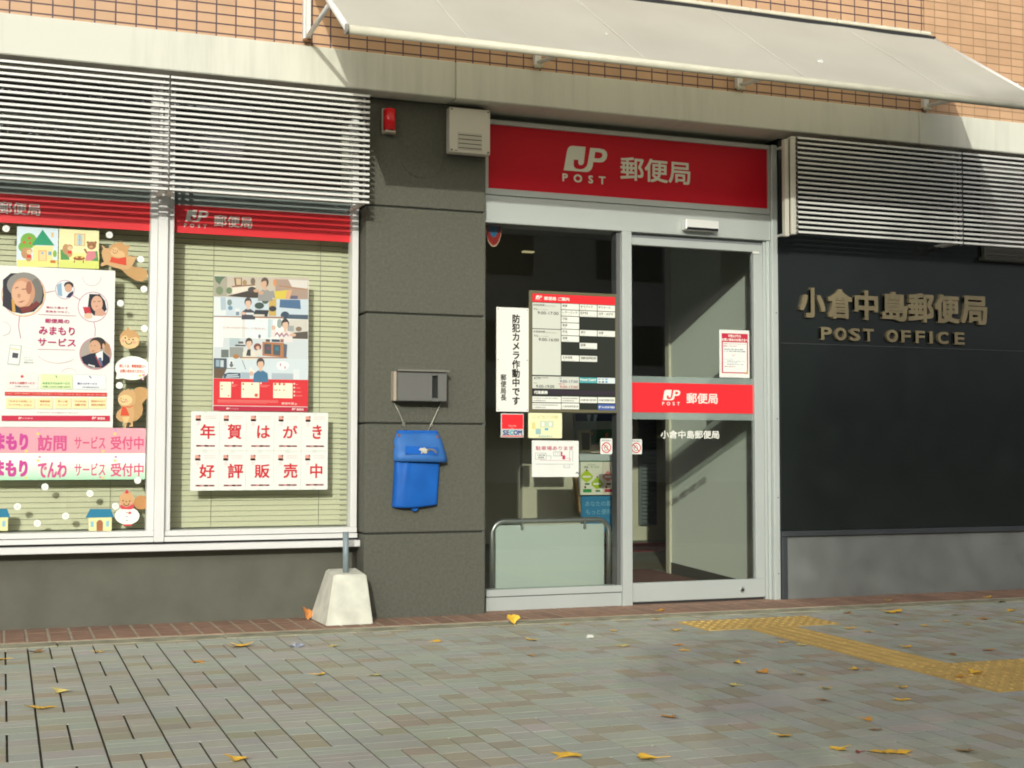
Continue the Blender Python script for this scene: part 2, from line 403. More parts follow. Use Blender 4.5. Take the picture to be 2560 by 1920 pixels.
# pier of five rendered blocks
b = MB(); zs = [-.02, .455, 1.049, 1.648, 2.233, SOF]
for z0, z1 in zip(zs, zs[1:]): b.box(-.688, 0, 0, .24, z0+.0045, z1-.0045, .007, M_stone, 2)
b.box(-.675, -.013, .012, .235, 0, SOF-.001, 0, mat('dark_joint', (.03, .03, .025), .9))
pier = b.build('pier', M_stone, BLD)
b = MB(); b.disc(-.372, 2.527, .128, -.0035, .01, 48, None, .003); b.build('round_cover', M_stone, BLD)
# wall below the windows and the dark side return
b = MB(); b.box(-9, -.688, .18, .5, -.02, .384); b.build('low_wall', M_conc, BLD)
b = MB(); b.box(-9, -.69, .07, .22, .384, .418, .003); b.build('sill', M_white_alu, BLD)
b = MB(); b.box(-9, -.69, .12, .25, .418, .4305); b.build('sill_gap', M_gap, BLD)
# windows
def window(x0, x1, name='window'):
    "x0..x1 = outer stile edges; frame > pane, film"
    b = MB(); W = M_white_alu
    b.box(x0, x1, .098, .2, .4305, .4555, .002, W); b.box(x0, x1, .108, .2, .459, .487, .002, W)
    b.box(x0, x1, .125, .2, .4555, .459, 0, M_gap)
    b.box(x0, x0+.031, .112, .2, .487, 2.82, .003, W); b.box(x1-.036, x1, .112, .2, .487, 2.82, .003, W)
    f = b.build(name, W, BLD); f['label'] = 'white framed fixed window with a red band across the top'
    p = flat(); p.poly([(x0+.03, .486), (x1-.03, .486), (x1-.03, 2.82), (x0+.03, 2.82)], .171); p.build('pane', M_glass, f)
    p = flat(); p.poly([(x0+.03, 2.19), (x1-.03, 2.19), (x1-.03, 2.33), (x0+.03, 2.33)], .173); p.build('film', M_panelgrey, f)
    return f
window(-1.7205, -.700); window(-2.82, -1.773)
b = MB(); b.box(-1.7725, -1.721, .088, .21, .4305, 2.82, .004); b.build('mullion', M_white_alu, BLD)
b = MB(); b.box(-2.90, -2.8205, .088, .21, .4305, 2.82, .004); b.build('mullion', M_white_alu, BLD)
b = MB(); b.box(-9, -2.9005, .05, .5, .42, 2.82); b.build('side_wall', M_stone, BLD)
# right-hand wall
b = MB()
def rib_mat():
    m = mat('dark_ribbed_panel', (.0105, .0135, .0125), .13, spec=.5); t = m.node_tree; bs = t.nodes['Principled BSDF']
    tc = t.nodes.new('ShaderNodeTexCoord'); wv = t.nodes.new('ShaderNodeTexWave'); wv.bands_direction = 'Z'; wv.inputs['Scale'].default_value = 52
    t.links.new(tc.outputs['Object'], wv.inputs['Vector']); bp = t.nodes.new('ShaderNodeBump'); bp.inputs['Distance'].default_value = .0002
    n = t.nodes.new('ShaderNodeTexNoise'); n.inputs['Scale'].default_value = 40; n.inputs['Roughness'].default_value = .6; t.links.new(tc.outputs['Object'], n.inputs['Vector'])
    ad = t.nodes.new('ShaderNodeMath'); ad.operation = 'MULTIPLY_ADD'; ad.inputs[1].default_value = .5; t.links.new(n.outputs[0], ad.inputs[0]); t.links.new(wv.outputs[1], ad.inputs[2])
    t.links.new(ad.outputs[0], bp.inputs['Height']); t.links.new(bp.outputs[0], bs.inputs['Normal']); return m
b.box(1.934, 9, .06, .3, .419, SOF); b.build('dark_panel', rib_mat(), BLD)
b = MB(); b.box(1.934, 9, .0585, .07, 1.564, 1.5665); b.build('panel_seam', mat('seam_grey', (.05, .055, .055), .4), BLD)
b = MB(); b.box(1.934, 9, .052, .3, .383, .4165, .003); b.build('panel_trim', M_dark, BLD)
b = MB(); b.box(1.934, 1.958, .05, .3, -.01, .3825, .002); b.box(1.9595, 1.975, .058, .3, -.01, .3825, .002); b.build('corner_post', M_dark, BLD)
b = MB(); b.box(1.9755, 9, .075, .3, -.02, .3825); b.build('low_wall', M_conc2, BLD)
b = MB(); b.box(3.458, 4.6, .02, .0595, 2.172, 2.80, .004); b.box(3.44, 4.6, .0, .0595, 2.148, 2.1715, .003); b.build('vent_frame', mat('grey_vent_frame', (.11, .11, .095), .6), BLD)

# entrance: frame, left pane, header
ENT = MB(); A = M_alu
ENT.box(.0, .046, .13, .24, 0, 2.79, .002, A)
ENT.box(.046, .8825, .105, .19, .002, .079, .002, A); ENT.box(.046, .8825, .098, .19, .0835, .1215, .002, A); ENT.box(.05, .88, .115, .18, .079, .0835, 0, M_gap)
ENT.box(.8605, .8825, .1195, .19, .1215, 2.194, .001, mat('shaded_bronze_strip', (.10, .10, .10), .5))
ENT.box(.883, .9445, .085, .2, 0, 2.197, .003, A)
ENT.box(.003, 1.889, .09, .25, 2.197, 2.3545, .003, A); ENT.box(.01, 1.88, .11, .25, 2.3545, 2.3585, 0, M_gap); ENT.box(.003, 1.889, .092, .25, 2.3585, 2.395, .002, A)
ENT.box(1.8895, 1.9325, .07, .26, -.002, 2.79, .004, A); ENT.box(1.8525, 1.8695, .115, .25, 0, 2.197, .002, A); ENT.box(1.8695, 1.889, .1, .25, 0, 2.197, .003, A)
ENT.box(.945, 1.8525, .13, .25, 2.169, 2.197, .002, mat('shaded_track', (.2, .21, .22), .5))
for z in (.16, .62, 1.1, 1.75): ENT.disc(1.916, z, .0035, .068, .072, 10, M_gap)
ent = ENT.build('entrance_frame', M_alu, BLD)
p = flat(); p.poly([(.046, .121), (.861, .121), (.861, 2.196), (.046, 2.196)], .1228); p.build('pane', M_glass, ent)
d = MB()
d.box(.945, 1.849, .115, .155, 2.1255, 2.1685, .002, A); d.box(.945, 1.849, .112, .155, .018, .1285, .003, A)
d.box(1.786, 1.849, .1125, .155, .1285, 2.1255, .003, A); d.box(.90, .9445, .205, .22, .02, 2.12, 0, A)
d.box(.96, 1.84, .12, .15, .006, .0178, 0, M_gap)
door = d.build('sliding_door', A, BLD)
p = flat(); p.poly([(.945, .128), (1.787, .128), (1.787, 2.126), (.945, 2.126)], .14); p.build('pane', M_glass, door)
p = flat(); p.poly([(.946, 1.0905), (1.7855, 1.0905), (1.7855, 1.1305), (.946, 1.1305)], .1385); p.poly([(.946, 1.3085), (1.7855, 1.3085), (1.7855, 1.346), (.946, 1.346)], .1385); p.build('frosted_strip', M_frost, door)
p = MB(); p.disc(1.689, .066, .0165, .108, .113, 24, M_steel, .002); p.disc(1.689, .066, .009, .1065, .1085, 16, M_gap); p.build('lock', M_steel, door)
p = MB(); p.box(1.775, 1.82, .105, .114, 2.113, 2.126, .001); p.build('latch_tag', M_white, door)
c = Crop(1180, 280, .34358, .05)
b = MB(); b.box(1.275, 1.5, .03, .089, 2.222, 2.285, .006, M_white_alu, 2); b.box(1.282, 1.494, .0285, .05, 2.2225, 2.238, .002, mat('black_lens', (.01, .01, .012), .15))
tag(b.build('door_sensor', M_white_alu), 'small white automatic door sensor on the header above the sliding door', 'sensor')

# fascia sign
S = thing('fascia_sign', 'wide red sign above the entrance with white emblem and characters', 'sign', (.95, .1, 2.39))
b = MB(); b.box(.047, 1.876, .10, .2, 2.396, 2.7625); b.build('sign_panel', M_red, S)
b = MB(); b.box(.003, 1.889, .085, .22, 2.763, 2.79, .003); b.box(1.8765, 1.889, .088, .2, 2.396, 2.7625, .001); b.box(.003, .0465, .088, .2, 2.396, 2.7625, .001); b.build('sign_frame', mat('shaded_alu_trim', (.50, .51, .48), .4, metal=.2), S)
c = Crop(1390, 350, .158228, .099)
emblem(S, (.5144, .7927, 2.5322, 2.6808), .0985, M_signwhite)
text(S, 'P  O  S  T', (.5065, .781, 2.4675, 2.5145), .0985, M_signwhite, .04)
text(S, '郵便局', (.878, 1.343, 2.504, 2.644), .0985, M_signwhite, .018)

# ------------------------------------------------------------------ interior seen through the glass
b = MB(); b.hexa([(-.6, .25, -.1), (5, .25, -.1), (5, 4.2, -.1), (-.6, 4.2, -.1)], [(-.6, .25, .015), (5, .25, .015), (5, 4.2, .105), (-.6, 4.2, .105)]); struct(b.build('floor', mat('grey_lobby_floor', (.16, .155, .12), .6, .1, 6)))
b = MB(); b.hexa([(.98, .27, 0), (1.88, .27, 0), (1.88, 1.75, 0), (.98, 1.75, 0)], [(.98, .27, .022), (1.88, .27, .022), (1.88, 1.75, .055), (.98, 1.75, .055)]); tag(b.build('door_mat', mat('red_brown_mat', (.14, .05, .035), .95, .15, 60)), 'red brown mat on the lobby floor behind the sliding door', 'door mat')
b = MB(); b.hexa([(2.2, 3.0, .05), (3.6, 3.0, .05), (3.6, 3.7, .05), (2.2, 3.7, .05)], [(2.2, 3.0, .085), (3.6, 3.0, .085), (3.6, 3.7, .1), (2.2, 3.7, .1)]); tag(b.build('floor_mat', mat('dark_red_mat', (.22, .015, .02), .95)), 'dark red mat on the floor deep inside the lobby', 'mat')
M_cream = mat('cream_interior_wall', (.52, .49, .36), .8, .02, 5)
b = MB(); b.box(1.0, 2.99, 4.0, 4.1, 0, 2.9); b.box(2.99, 5, 4.0, 4.1, 0, 2.9); b.build('back_wall', M_cream, BLD)
b = MB(); b.box(.60, 1.06, .98, 1.03, 0, 1.42, .004); tag(b.build('lobby_counter', M_cream), 'low cream counter front behind the fixed pane, partly lit by the sun', 'counter')
b = MB(); b.box(-.7, .18, .55, .62, 0, 2.9); b.build('side_lobby_wall', mat('dark_partition', (.05, .05, .045), .7), BLD); b = MB(); b.box(.3, 1.0, 4.0, 4.1, 0, 2.9); b.build('lobby_wall', mat('dim_interior_wall', (.5, .49, .38), .8), BLD)
b = MB(); b.hexa([(1.90, .24, .075), (1.96, .24, .075), (1.96, 1.44, .125), (1.90, 1.44, .125)], [(1.90, .24, 2.9), (1.96, .24, 2.9), (1.96, 1.44, 2.9), (1.90, 1.44, 2.9)]); b.build('porch_wall', mat('speckled_porch_wall', (.80, .84, .73), .8, .05, 120, .001, 200), BLD)
b = MB(); b.hexa([(1.894, .24, .0), (1.96, .24, .0), (1.96, 1.44, .0), (1.894, 1.44, .0)], [(1.894, .24, .074), (1.96, .24, .074), (1.96, 1.44, .124), (1.894, 1.44, .124)]); b.build('skirting', mat('dark_skirting', (.07, .065, .05), .6), BLD)
b = MB(); b.box(1.885, 1.965, 1.441, 1.50, .04, 2.9, .003); b.build('wall_edge_post', mat('cream_trim', (.55, .52, .40), .6), BLD)
b = MB(); b.box(-.7, 5, .25, 4.1, 2.81, 2.86); b.box(4.9, 5, .3, 4.1, 0, 2.8); b.box(-.75, -.7, .3, 4.1, 0, 2.9); b.build('inner_wall', mat('dark_inner_wall', (.42, .41, .33), .8), BLD)
b = MB(); b.box(2.885, 3.055, 3.955, 3.999, .24, 1.30, .004)
for k in range(30): b.hexa([(2.90, 3.945, .255+.034*k), (3.04, 3.945, .255+.034*k), (3.04, 3.955, .255+.034*k), (2.90, 3.955, .255+.034*k)], [(2.90, 3.94, .262+.034*k), (3.04, 3.94, .262+.034*k), (3.04, 3.955, .283+.034*k), (2.90, 3.955, .283+.034*k)])
tag(b.build('wall_grille', mat('grey_grille', (.13, .15, .14), .5)), 'tall grey slatted grille on the cream wall at the back of the lobby', 'grille')
def lamp_mat():
    m = mat('lit_strip', (.5, .45, .3)); bs = m.node_tree.nodes['Principled BSDF']; bs.inputs['Emission Color'].default_value = (1, .85, .45, 1); bs.inputs['Emission Strength'].default_value = .35; return m
for k, (x0, x1, y, z) in enumerate(((1.62, 1.72, 3.6, 2.60), (1.60, 1.95, 3.55, 2.02), (1.06, 1.15, 3.5, 2.05), (1.06, 1.15, 3.5, 1.92))):
    b = MB(); b.box(x0, x1, y, y+.05, z, z+.012, .002); tag(b.build('ceiling_lamp', lamp_mat()), ('short dim lamp strip highest in the dark lobby', 'longest dim lamp strip deep in the lobby above the hours board', 'upper one of two short lamp strips above the white plate', 'lower one of two short lamp strips above the white plate')[k], 'lamp', 'lamp strips deep in the lobby')
# handrail with glass panel
H = thing('glass_barrier', 'frosted glass barrier panel under a steel rail inside the fixed entrance window', 'barrier', (.53, .34, 0))
def rrect(x0, x1, z0, z1, r, y, n=8):
    P = [(x0, y, z0), (x0, y, z1-r)]
    P += [(x0+r-r*math.cos(a), y, z1-r+r*math.sin(a)) for a in [math.pi/2*k/n for k in range(1, n)]]
    P += [(x0+r, y, z1), (x1-r, y, z1)]
    P += [(x1-r+r*math.sin(a), y, z1-r+r*math.cos(a)) for a in [math.pi/2*k/n for k in range(1, n)]]
    return P + [(x1, y, z1-r), (x1, y, z0)]
b = MB(); b.tube(rrect(.163, .908, .02, .492, .075, .34), .0155, 14, M_steel); b.build('rail', M_steel, H)
b = MB(); b.box(.185, .878, .336, .346, .05, .468, .004); b.build('glass_panel', mat('frosted_green_glass', (.49, .55, .505), .4, spec=.4), H)
for x in (.345, .745):
    b = MB(); b.box(x-.006, x+.006, .322, .36, .44, .508, .002); b.disc(x, .452, .008, .318, .33, 14, M_steel); b.build('clamp', M_steel, H)
# brochure rack leaning behind the pane
RK = thing('brochure_rack', 'leaflet rack with green and red leaflets and a blue lower board inside the entrance', 'leaflet rack', (.95, .7, 0))
c = Crop(1400, 1020, .18692, .75)
b = MB(); b.poly(c.poly([(205, 70), (735, 70), (735, 1660), (330, 1660)]), .775, mat('rack_back', (.30, .31, .29), .6), .02); b.poly(c.poly([(212, 925), (245, 925), (300, 1400), (280, 1400)]), .77, mat('wooden_edge', (.36, .22, .07), .6), .04); b.build('rack_board', None, RK)
art(RK, [('1e2b4a', c.poly([(205, 75), (735, 75), (735, 175), (215, 175)])), ('9fb0b4', c.poly([(365, 85), (420, 85), (400, 175), (375, 175)])), ('9fb0b4', c.poly([(460, 85), (510, 85), (485, 175), (450, 175)])),
         ('8c958c', c.poly([(215, 180), (735, 180), (735, 280), (230, 290)])), ('2d5a35', c.poly([(415, 290), (735, 285), (735, 410), (420, 480)])), ('b9b08a', c.poly([(232, 300), (410, 290), (420, 590), (262, 590)])), ('55553a', c.poly([(290, 330), (400, 330), (400, 560), (300, 560)])), ('c8b8a0', c.poly([(420, 490), (700, 490), (700, 600), (420, 600)])), ('b5653c', c.ell(430, 340, 14, 22)), ('c06a3a', c.ell(630, 360, 22, 30))], .755)
c = Crop(1400, 1020, .18692, .73)
b = MB(); b.poly(c.rect(268, 618, 722, 705), .735, paint('c3cbc6'), .012); b.poly(c.rect(280, 720, 577, 1160), .735, paint('e8e6cf'), .012); b.poly(c.rect(580, 720, 722, 1160), .735, paint('e2d8c4'), .012); b.poly(c.rect(280, 704, 722, 716), .735, paint('2f7a50'), .012); b.build('leaflet_holder', None, RK)
it = []
for (x, y, r, col) in ((360, 915, 85, 'b7cf1e'), (500, 1010, 80, 'a9c51c'), (645, 915, 70, 'd8827a')):
    it += [(col, c.poly([(x, y-r*1.12), (x+r*.55, y-r*.55), (x+r, y-r*.1), (x+r*.9, y+r*.3), (x, y+r), (x-r*.9, y+r*.3), (x-r, y-r*.1), (x-r*.55, y-r*.55)])), ('f2efdf', c.rect(x-r*.62, y-8, x+r*.62, y+16))]
it += [('3a9a4c', c.rect(312, 1085, 425, 1128)), ('b83a48', c.rect(600, 1085, 708, 1125)), ('8a4a30', c.ell(340, 1060, 14, 18)), ('8a4a30', c.ell(622, 1060, 14, 18)), ('7a4a30', c.ell(360, 832, 12, 12)), ('7a4a30', c.ell(502, 922, 12, 12)), ('3d7c50', c.rect(335, 1005, 398, 1028)), ('3d7c50', c.rect(478, 1098, 540, 1120)), ('6a4a38', c.rect(622, 1005, 684, 1028))]
art(RK, it, .734)
text(RK, '商品・サービス', c.box(325, 775, 525, 805), .7325, paint('4f8a68'), .01)
text(RK, 'ゆうちょの', c.box(372, 748, 470, 768), .7325, paint('6d8a78'), .01)
c = Crop(1400, 1020, .18692, .75)
b = MB(); b.poly(c.rect(292, 1180, 722, 1650), .755, paint('3a7fa5'), .012); b.build('blue_board', None, RK)
text(RK, 'あなたの暮', c.box(340, 1245, 690, 1312), .7535, paint('7fb0c4'), .01); text(RK, 'もっと便利', c.box(350, 1355, 690, 1422), .7535, paint('7fb0c4'), .01)
b = MB(); b.box(.03, .115, .42, .6, .36, .52, .01); b.box(.03, .1, .4, .6, .02, .34, .01); tag(b.build('black_chair', M_dark), 'black chair edge just visible beside the pier behind the fixed pane', 'chair')
# reflection of a round road sign in the fixed pane, painted on discs
b = flat(); cx, cz = .118, 2.20
for k, (r, col) in enumerate(((.062, 'c9a58a'), (.057, '9a2a26'), (.034, '2f6f96'))): b.poly([(cx+r*.82*math.cos(2*math.pi*q/28), cz+r*2*math.sin(2*math.pi*q/28)) for q in range(28)], .20-.001*k, paint(col))
tag(b.build('reflected_sign', None), 'painted reflection of red ringed blue sign in the top left corner of the fixed pane', 'sign')

# ------------------------------------------------------------------ window blinds
M_blind = mat('cream_blind_slat', (.73, .70, .505), .55, .015, 3)
def blind(x0, x1, label):
    b = MB(); p = .0282; z = .492; k = 0
    while z < 2.30:
        yy = .298
        b.hexa([(x0, yy-.004, z), (x1, yy-.004, z), (x1, yy-.0032, z+.0004), (x0, yy-.0032, z+.0004)], [(x0, yy+.0044, z+p*.945), (x1, yy+.0044, z+p*.945), (x1, yy+.0052, z+p*.945), (x0, yy+.0052, z+p*.945)])
        z += p
    o = b.build('window_blind', M_blind); tag(o, label, 'blind', 'closed blinds behind the windows')
    for x in (x0+.24*(x1-x0), x0+.82*(x1-x0)):
        c_ = MB(); c_.box(x-.0012, x+.0012, .291, .2925, .49, 2.3); c_.build('cord', mat('blind_cord', (.40, .39, .28), .8), o)
    return o
blind(-1.70, -.69, 'closed cream slatted blind behind the right window with the photo poster')
blind(-2.83, -1.79, 'closed cream slatted blind behind the left window with squirrel cut-outs')
b = MB(); b.box(-2.9, -.69, .34, .36, .4, 2.8); b.build('window_backing', mat('dim_room', (.05, .05, .04), .9), BLD)
b = MB(); b.box(-2.9, -.69, .2, .34, .44, .488, .002); b.build('inner_sill', mat('inner_sill_grey', (.40, .42, .40), .6), BLD)

# ------------------------------------------------------------------ louvre screens
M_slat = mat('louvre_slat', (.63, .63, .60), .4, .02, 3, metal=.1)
M_slatbody = mat('louvre_shade_grey', (.20, .20, .205), .5, .05, 5)  # shade of the gaps and undersides put into the slat body colour
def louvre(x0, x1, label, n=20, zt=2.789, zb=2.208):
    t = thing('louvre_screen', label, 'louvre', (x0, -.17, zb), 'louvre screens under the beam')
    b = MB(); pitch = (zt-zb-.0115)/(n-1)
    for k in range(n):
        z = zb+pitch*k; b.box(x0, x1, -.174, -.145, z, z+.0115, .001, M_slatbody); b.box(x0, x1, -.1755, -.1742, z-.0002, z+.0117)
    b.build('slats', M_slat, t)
    for x in (x0+.014, x1-.02):
        b = MB(); b.box(x-.002, x+.004, -.1445, -.12, zb, zt, .0)
        for k in range(n): b.box(x-.006, x+.010, -.1445, -.132, zb+pitch*k+.006, zb+pitch*k+.018, .001)
        b.build('side_rail', M_slat, t)
    for x in (x0+.016, x1-.018):
        for z in (zb+.01, zt-.03):
            b = MB(); b.box(x-.012, x+.012, -.12, .165, z, z+.014, .001); b.build('arm', M_slat, t)
    return t
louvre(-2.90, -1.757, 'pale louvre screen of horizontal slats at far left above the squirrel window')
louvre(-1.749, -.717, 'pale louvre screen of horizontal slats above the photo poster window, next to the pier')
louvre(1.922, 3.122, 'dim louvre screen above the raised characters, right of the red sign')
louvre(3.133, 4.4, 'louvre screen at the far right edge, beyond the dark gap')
b = MB(); b.box(1.868, 1.9, -.185, -.14, 2.195, 2.785, .004); b.box(1.9, 1.912, -.17, -.125, 2.205, 2.79, .003); b.box(1.838, 1.867, -.165, -.128, 2.185, 2.77, .003); b.box(1.8665, 1.868, -.17, -.15, 2.2, 2.77, 0, M_gap)
for z in (2.28, 2.60): b.disc(1.885, z, .006, -.188, -.185, 10)
tag(b.build('louvre_bracket', mat('pale_bracket', (.52, .50, .43), .45, metal=.1)), 'pale upright channel at the left end of the right louvre screens', 'bracket')

# ------------------------------------------------------------------ awning
AW = thing('awning', 'pale grey fabric awning on a front bar sloping out over the entrance', 'awning', (.9, -.15, 3.5))
def fab_mat():
    m = mat('awning_fabric', (.76, .76, .68), .8, .06, 2.5); t = m.node_tree; bs = t.nodes['Principled BSDF']; out = t.nodes['Material Output']
    tl = t.nodes.new('ShaderNodeBsdfTranslucent'); tl.inputs[0].default_value = (.85, .82, .66, 1); mx = t.nodes.new('ShaderNodeMixShader'); mx.inputs[0].default_value = .5
    t.links.new(bs.outputs[0], mx.inputs[1]); t.links.new(tl.outputs[0], mx.inputs[2]); t.links.new(mx.outputs[0], out.inputs[0]); return m
X0, X1 = -1.089, 2.94
b = MB(); nx, ny = 66, 10; yT, zT, yB, zB = -.165, 3.498, -1.2, 2.808; rg = []
grid = [[None]*(ny+1) for _ in range(nx+1)]
seams = [-.501, .416, 1.331, 2.257]
for i in range(nx+1):
    for j in range(ny+1):
        x = X0+(X1-X0)*i/nx; v = j/ny
        near = min(abs(x-s) for s in seams+[X0, X1]); sag = .018*math.sin(math.pi*v)*min(1, near/.3)+.0025*math.sin(9*x+3*v)*math.sin(5*v+2*x)+.0015*math.sin(31*x)*v
        grid[i][j] = b.bm.verts.new((x, yT+(yB-yT)*v+sag*.55, zT+(zB-zT)*v-sag*.8))
for i in range(nx):
    for j in range(ny):
        f = b.bm.faces.new((grid[i][j], grid[i][j+1], grid[i+1][j+1], grid[i+1][j])); f.smooth = True
b.build('fabric', fab_mat(), AW)
M_awf = mat('awning_frame_paint', (.60, .58, .46), .5, .08, 12)
b = MB(); b.tube([(X0-.01, -1.205, 2.797), (X1+.01, -1.205, 2.797)], .021, 12); b.build('front_bar', M_awf, AW)
b = MB()
for x in (X0, X1): b.disc(x, 2.797, .0245, 0, .012, 12)
for v in b.bm.verts: v.co = Vector((v.co.y+(X0-.012 if v.co.x < .5 else X1), -1.205+(v.co.x-(X0 if v.co.x < .5 else X1)), v.co.z))
b.build('bar_end_cap', mat('grey_cap', (.25, .25, .22), .5), AW)
for x in (X0, X1):
    b = MB(); b.tube([(x, -.16, 3.49), (x, -1.2, 2.80)], .016, 10); b.build('side_bar', M_white_alu, AW)
for s in seams:
    b = MB(); b.hexa([(s-.0022, yT, zT+.001), (s+.0022, yT, zT+.001), (s+.0022, yB, zB+.001), (s-.0022, yB, zB+.001)], [(s-.0022, yT, zT+.0035), (s+.0022, yT, zT+.0035), (s+.0022, yB, zB+.0035), (s-.0022, yB, zB+.0035)]); b.build('seam', mat('awning_seam', (.62, .62, .55), .8), AW)
b = MB()
for x0, x1 in ((X0, -.2), (-.196, .7), (.704, 1.598), (1.602, 2.206), (2.21, 2.82), (2.824, 2.90)): b.box(x0, x1, -.185, -.112, 3.512, 3.534, .004)
b.box(X0, 2.94, -.175, -.112, 3.49, 3.511, 0, M_gap); b.build('top_rail', M_awf, AW)
for i, x in enumerate((-1.05, .258, 1.55, 2.888)):
    b = MB(); b.box(x-.021, x-.009, -.150, -.111, 3.062, 3.5, .002); b.box(x-.009, x+.021, -.140, -.111, 3.062, 3.5, .003); b.build('wall_channel', M_white_alu, AW)
    b = MB(); b.tube([(x, -.155, 3.072), (x-.035 if i == 0 else x+.1, -.84, 3.035)], .0125, 10); b.build('brace', M_white_alu, AW)
    b = MB(); b.box(x-.02, x+.02, -.165, -.131, 3.045, 3.064, .004); b.build('bracket_foot', mat('rusty_foot', (.20, .09, .035), .8) if i == 0 else M_awf, AW)

# ------------------------------------------------------------------ things on the pier
SP = thing('speaker_box', 'square white slotted box mounted high on the pier beside the red sign', 'speaker', (-.12, -.06, 2.55))
b = MB(); b.box(-.236, .003, -.062, -.001, 2.547, 2.799, .005, None, 2); b.build('casing', mat('beige_casing', (.60, .57, .49), .5, .03, 6), SP)
b = MB(); b.box(-.188, -.046, -.0645, -.0615, 2.566, 2.662, .001); b.build('grille', mat('beige_grille', (.50, .48, .40), .5), SP)
b = MB()
for k in range(4): b.box(-.184, -.05, -.0655, -.064, 2.5735+.024*k, 2.577+.024*k)
b.build('slots', M_gap, SP)
for x, z in ((-.223, 2.787), (-.01, 2.787), (-.223, 2.56), (-.01, 2.56)):
    b = MB(); b.disc(x, z, .0055, -.066, -.061, 12); b.build('screw', mat('screw_grey', (.15, .14, .12), .5), SP)
b = MB(); b.box(-.207, -.188, -.0626, -.0615, 2.556, 2.561); b.build('maker_plate', mat('plate_grey', (.2, .2, .19), .5), SP)
AL = thing('alarm_light', 'small red alarm light on a white base high on the pier', 'alarm light', (-.57, 0, 2.64))
b = MB(); b.box(-.607, -.531, -.02, .0, 2.628, 2.768, .004); b.build('base', mat('alarm_base', (.36, .33, .26), .5), AL)
rg = []
for z, s in ((2.642, .8), (2.646, 1), (2.758, 1), (2.764, .7)): rg.append([(-.569+.033*s*math.cos(a), -.02-.045*s*max(0, math.sin(a))**.6, z) for a in [math.pi*k/12 for k in range(13)]])
b = MB(); b.rings(rg); b.build('red_lens', mat('red_lens', (.62, .01, .015), .2), AL)
b = MB(); b.box(-.598, -.540, -.055, -.0195, 2.6295, 2.6415, .003); b.build('lamp_foot', mat('lamp_foot', (.5, .45, .36), .5), AL)

MBX = thing('mailbox', 'grey metal mailbox with lid and narrow window fixed to the pier above the blue bag', 'mailbox', (-.39, -.05, 1.17))
M_box = mat('grey_box_metal', (.13, .13, .12), .45, .05, 5, metal=.1)
b = MB(); b.box(-.528, -.336, -.09, -.001, 1.169, 1.327, .003); b.box(-.304, -.254, -.09, -.001, 1.169, 1.327, .003); b.box(-.3365, -.3035, -.0895, -.001, 1.169, 1.187, 0); b.box(-.3365, -.3035, -.0895, -.001, 1.3085, 1.327, 0); b.box(-.3365, -.3035, -.06, -.001, 1.187, 1.3085, 0, M_gap); b.build('box_body', M_box, MBX)
b = MB(); b.hexa([(-.534, -.108, 1.328), (-.244, -.108, 1.328), (-.25, 0, 1.332), (-.53, 0, 1.332)], [(-.534, -.108, 1.336), (-.244, -.108, 1.336), (-.25, 0, 1.349), (-.53, 0, 1.349)], .002); b.build('lid', mat('lid_metal', (.30, .29, .25), .35, metal=.5), MBX)
p = flat(); p.poly([(-.335, 1.188), (-.305, 1.188), (-.305, 1.308), (-.335, 1.308)], -.085); p.build('view_slot', M_glass, MBX)
b = MB(); b.box(-.545, -.5285, -.06, -.001, 1.17, 1.33, .002); b.build('hinge_side', mat('hinge_strip', (.36, .31, .24), .5), MBX)

BG = thing('mail_bag', 'worn blue vinyl mail bag with flap hanging on the pier below the mailbox', 'bag', (-.39, -.02, .6))
def blue(n, c): return mat(n, c, .5, .14, 7, .002, 25, spec=.2)
M_bl = blue('blue_vinyl', (.010, .10, .40)); M_bl2 = blue('faded_blue_vinyl', (.035, .13, .37))
def bag_body():
    W, Hh = 28, 28; rows = []
    for j in range(Hh+1):
        v = j/Hh; z0 = .603+(.855-.603)*v; row = []
        xl = -.536+.012*v; xr = -.283+.013*v
        for i in range(W+1):
            u = i/W; x = xl+(xr-xl)*u
            th = .010+.036*max(0, math.sin(math.pi*u))**.22*(.45+.55*max(0, math.sin(math.pi*(.06+.88*(1-v))))**.3)
            th += .002*math.sin(8*u+3*v)*math.sin(6*v+2)+.004*math.sin(2.2*v+5*u)+.005*math.exp(-((u-.16-.1*v)/.05)**2)*v
            zz = z0-.016*u*(1-v)*0+(.010*(1-v))*(math.cos(math.pi*(u-.3)))*-.9
            row.append((x, -th-.006, zz))
        rows.append(row)
    b = MB(); g = [[b.bm.verts.new(p) for p in r] for r in rows]; bk = [[b.bm.verts.new((p[0], -.004, p[2])) for p in (r[0], r[-1])] for r in rows]
    for j in range(Hh):
        for i in range(W):
            f = b.bm.faces.new((g[j][i], g[j][i+1], g[j+1][i+1], g[j+1][i])); f.smooth = True
        b.bm.faces.new((bk[j][0], g[j][0], g[j+1][0], bk[j+1][0])); b.bm.faces.new((g[j][-1], bk[j][1], bk[j+1][1], g[j+1][-1]))
        b.bm.faces.new((bk[j][1], bk[j][0], bk[j+1][0], bk[j+1][1]))
    b.bm.faces.new([bk[0][0], bk[0][1]]+g[0][::-1]); b.bm.faces.new([bk[-1][1], bk[-1][0]]+g[-1])
    return b
bag_body().build('bag_body', M_bl, BG)
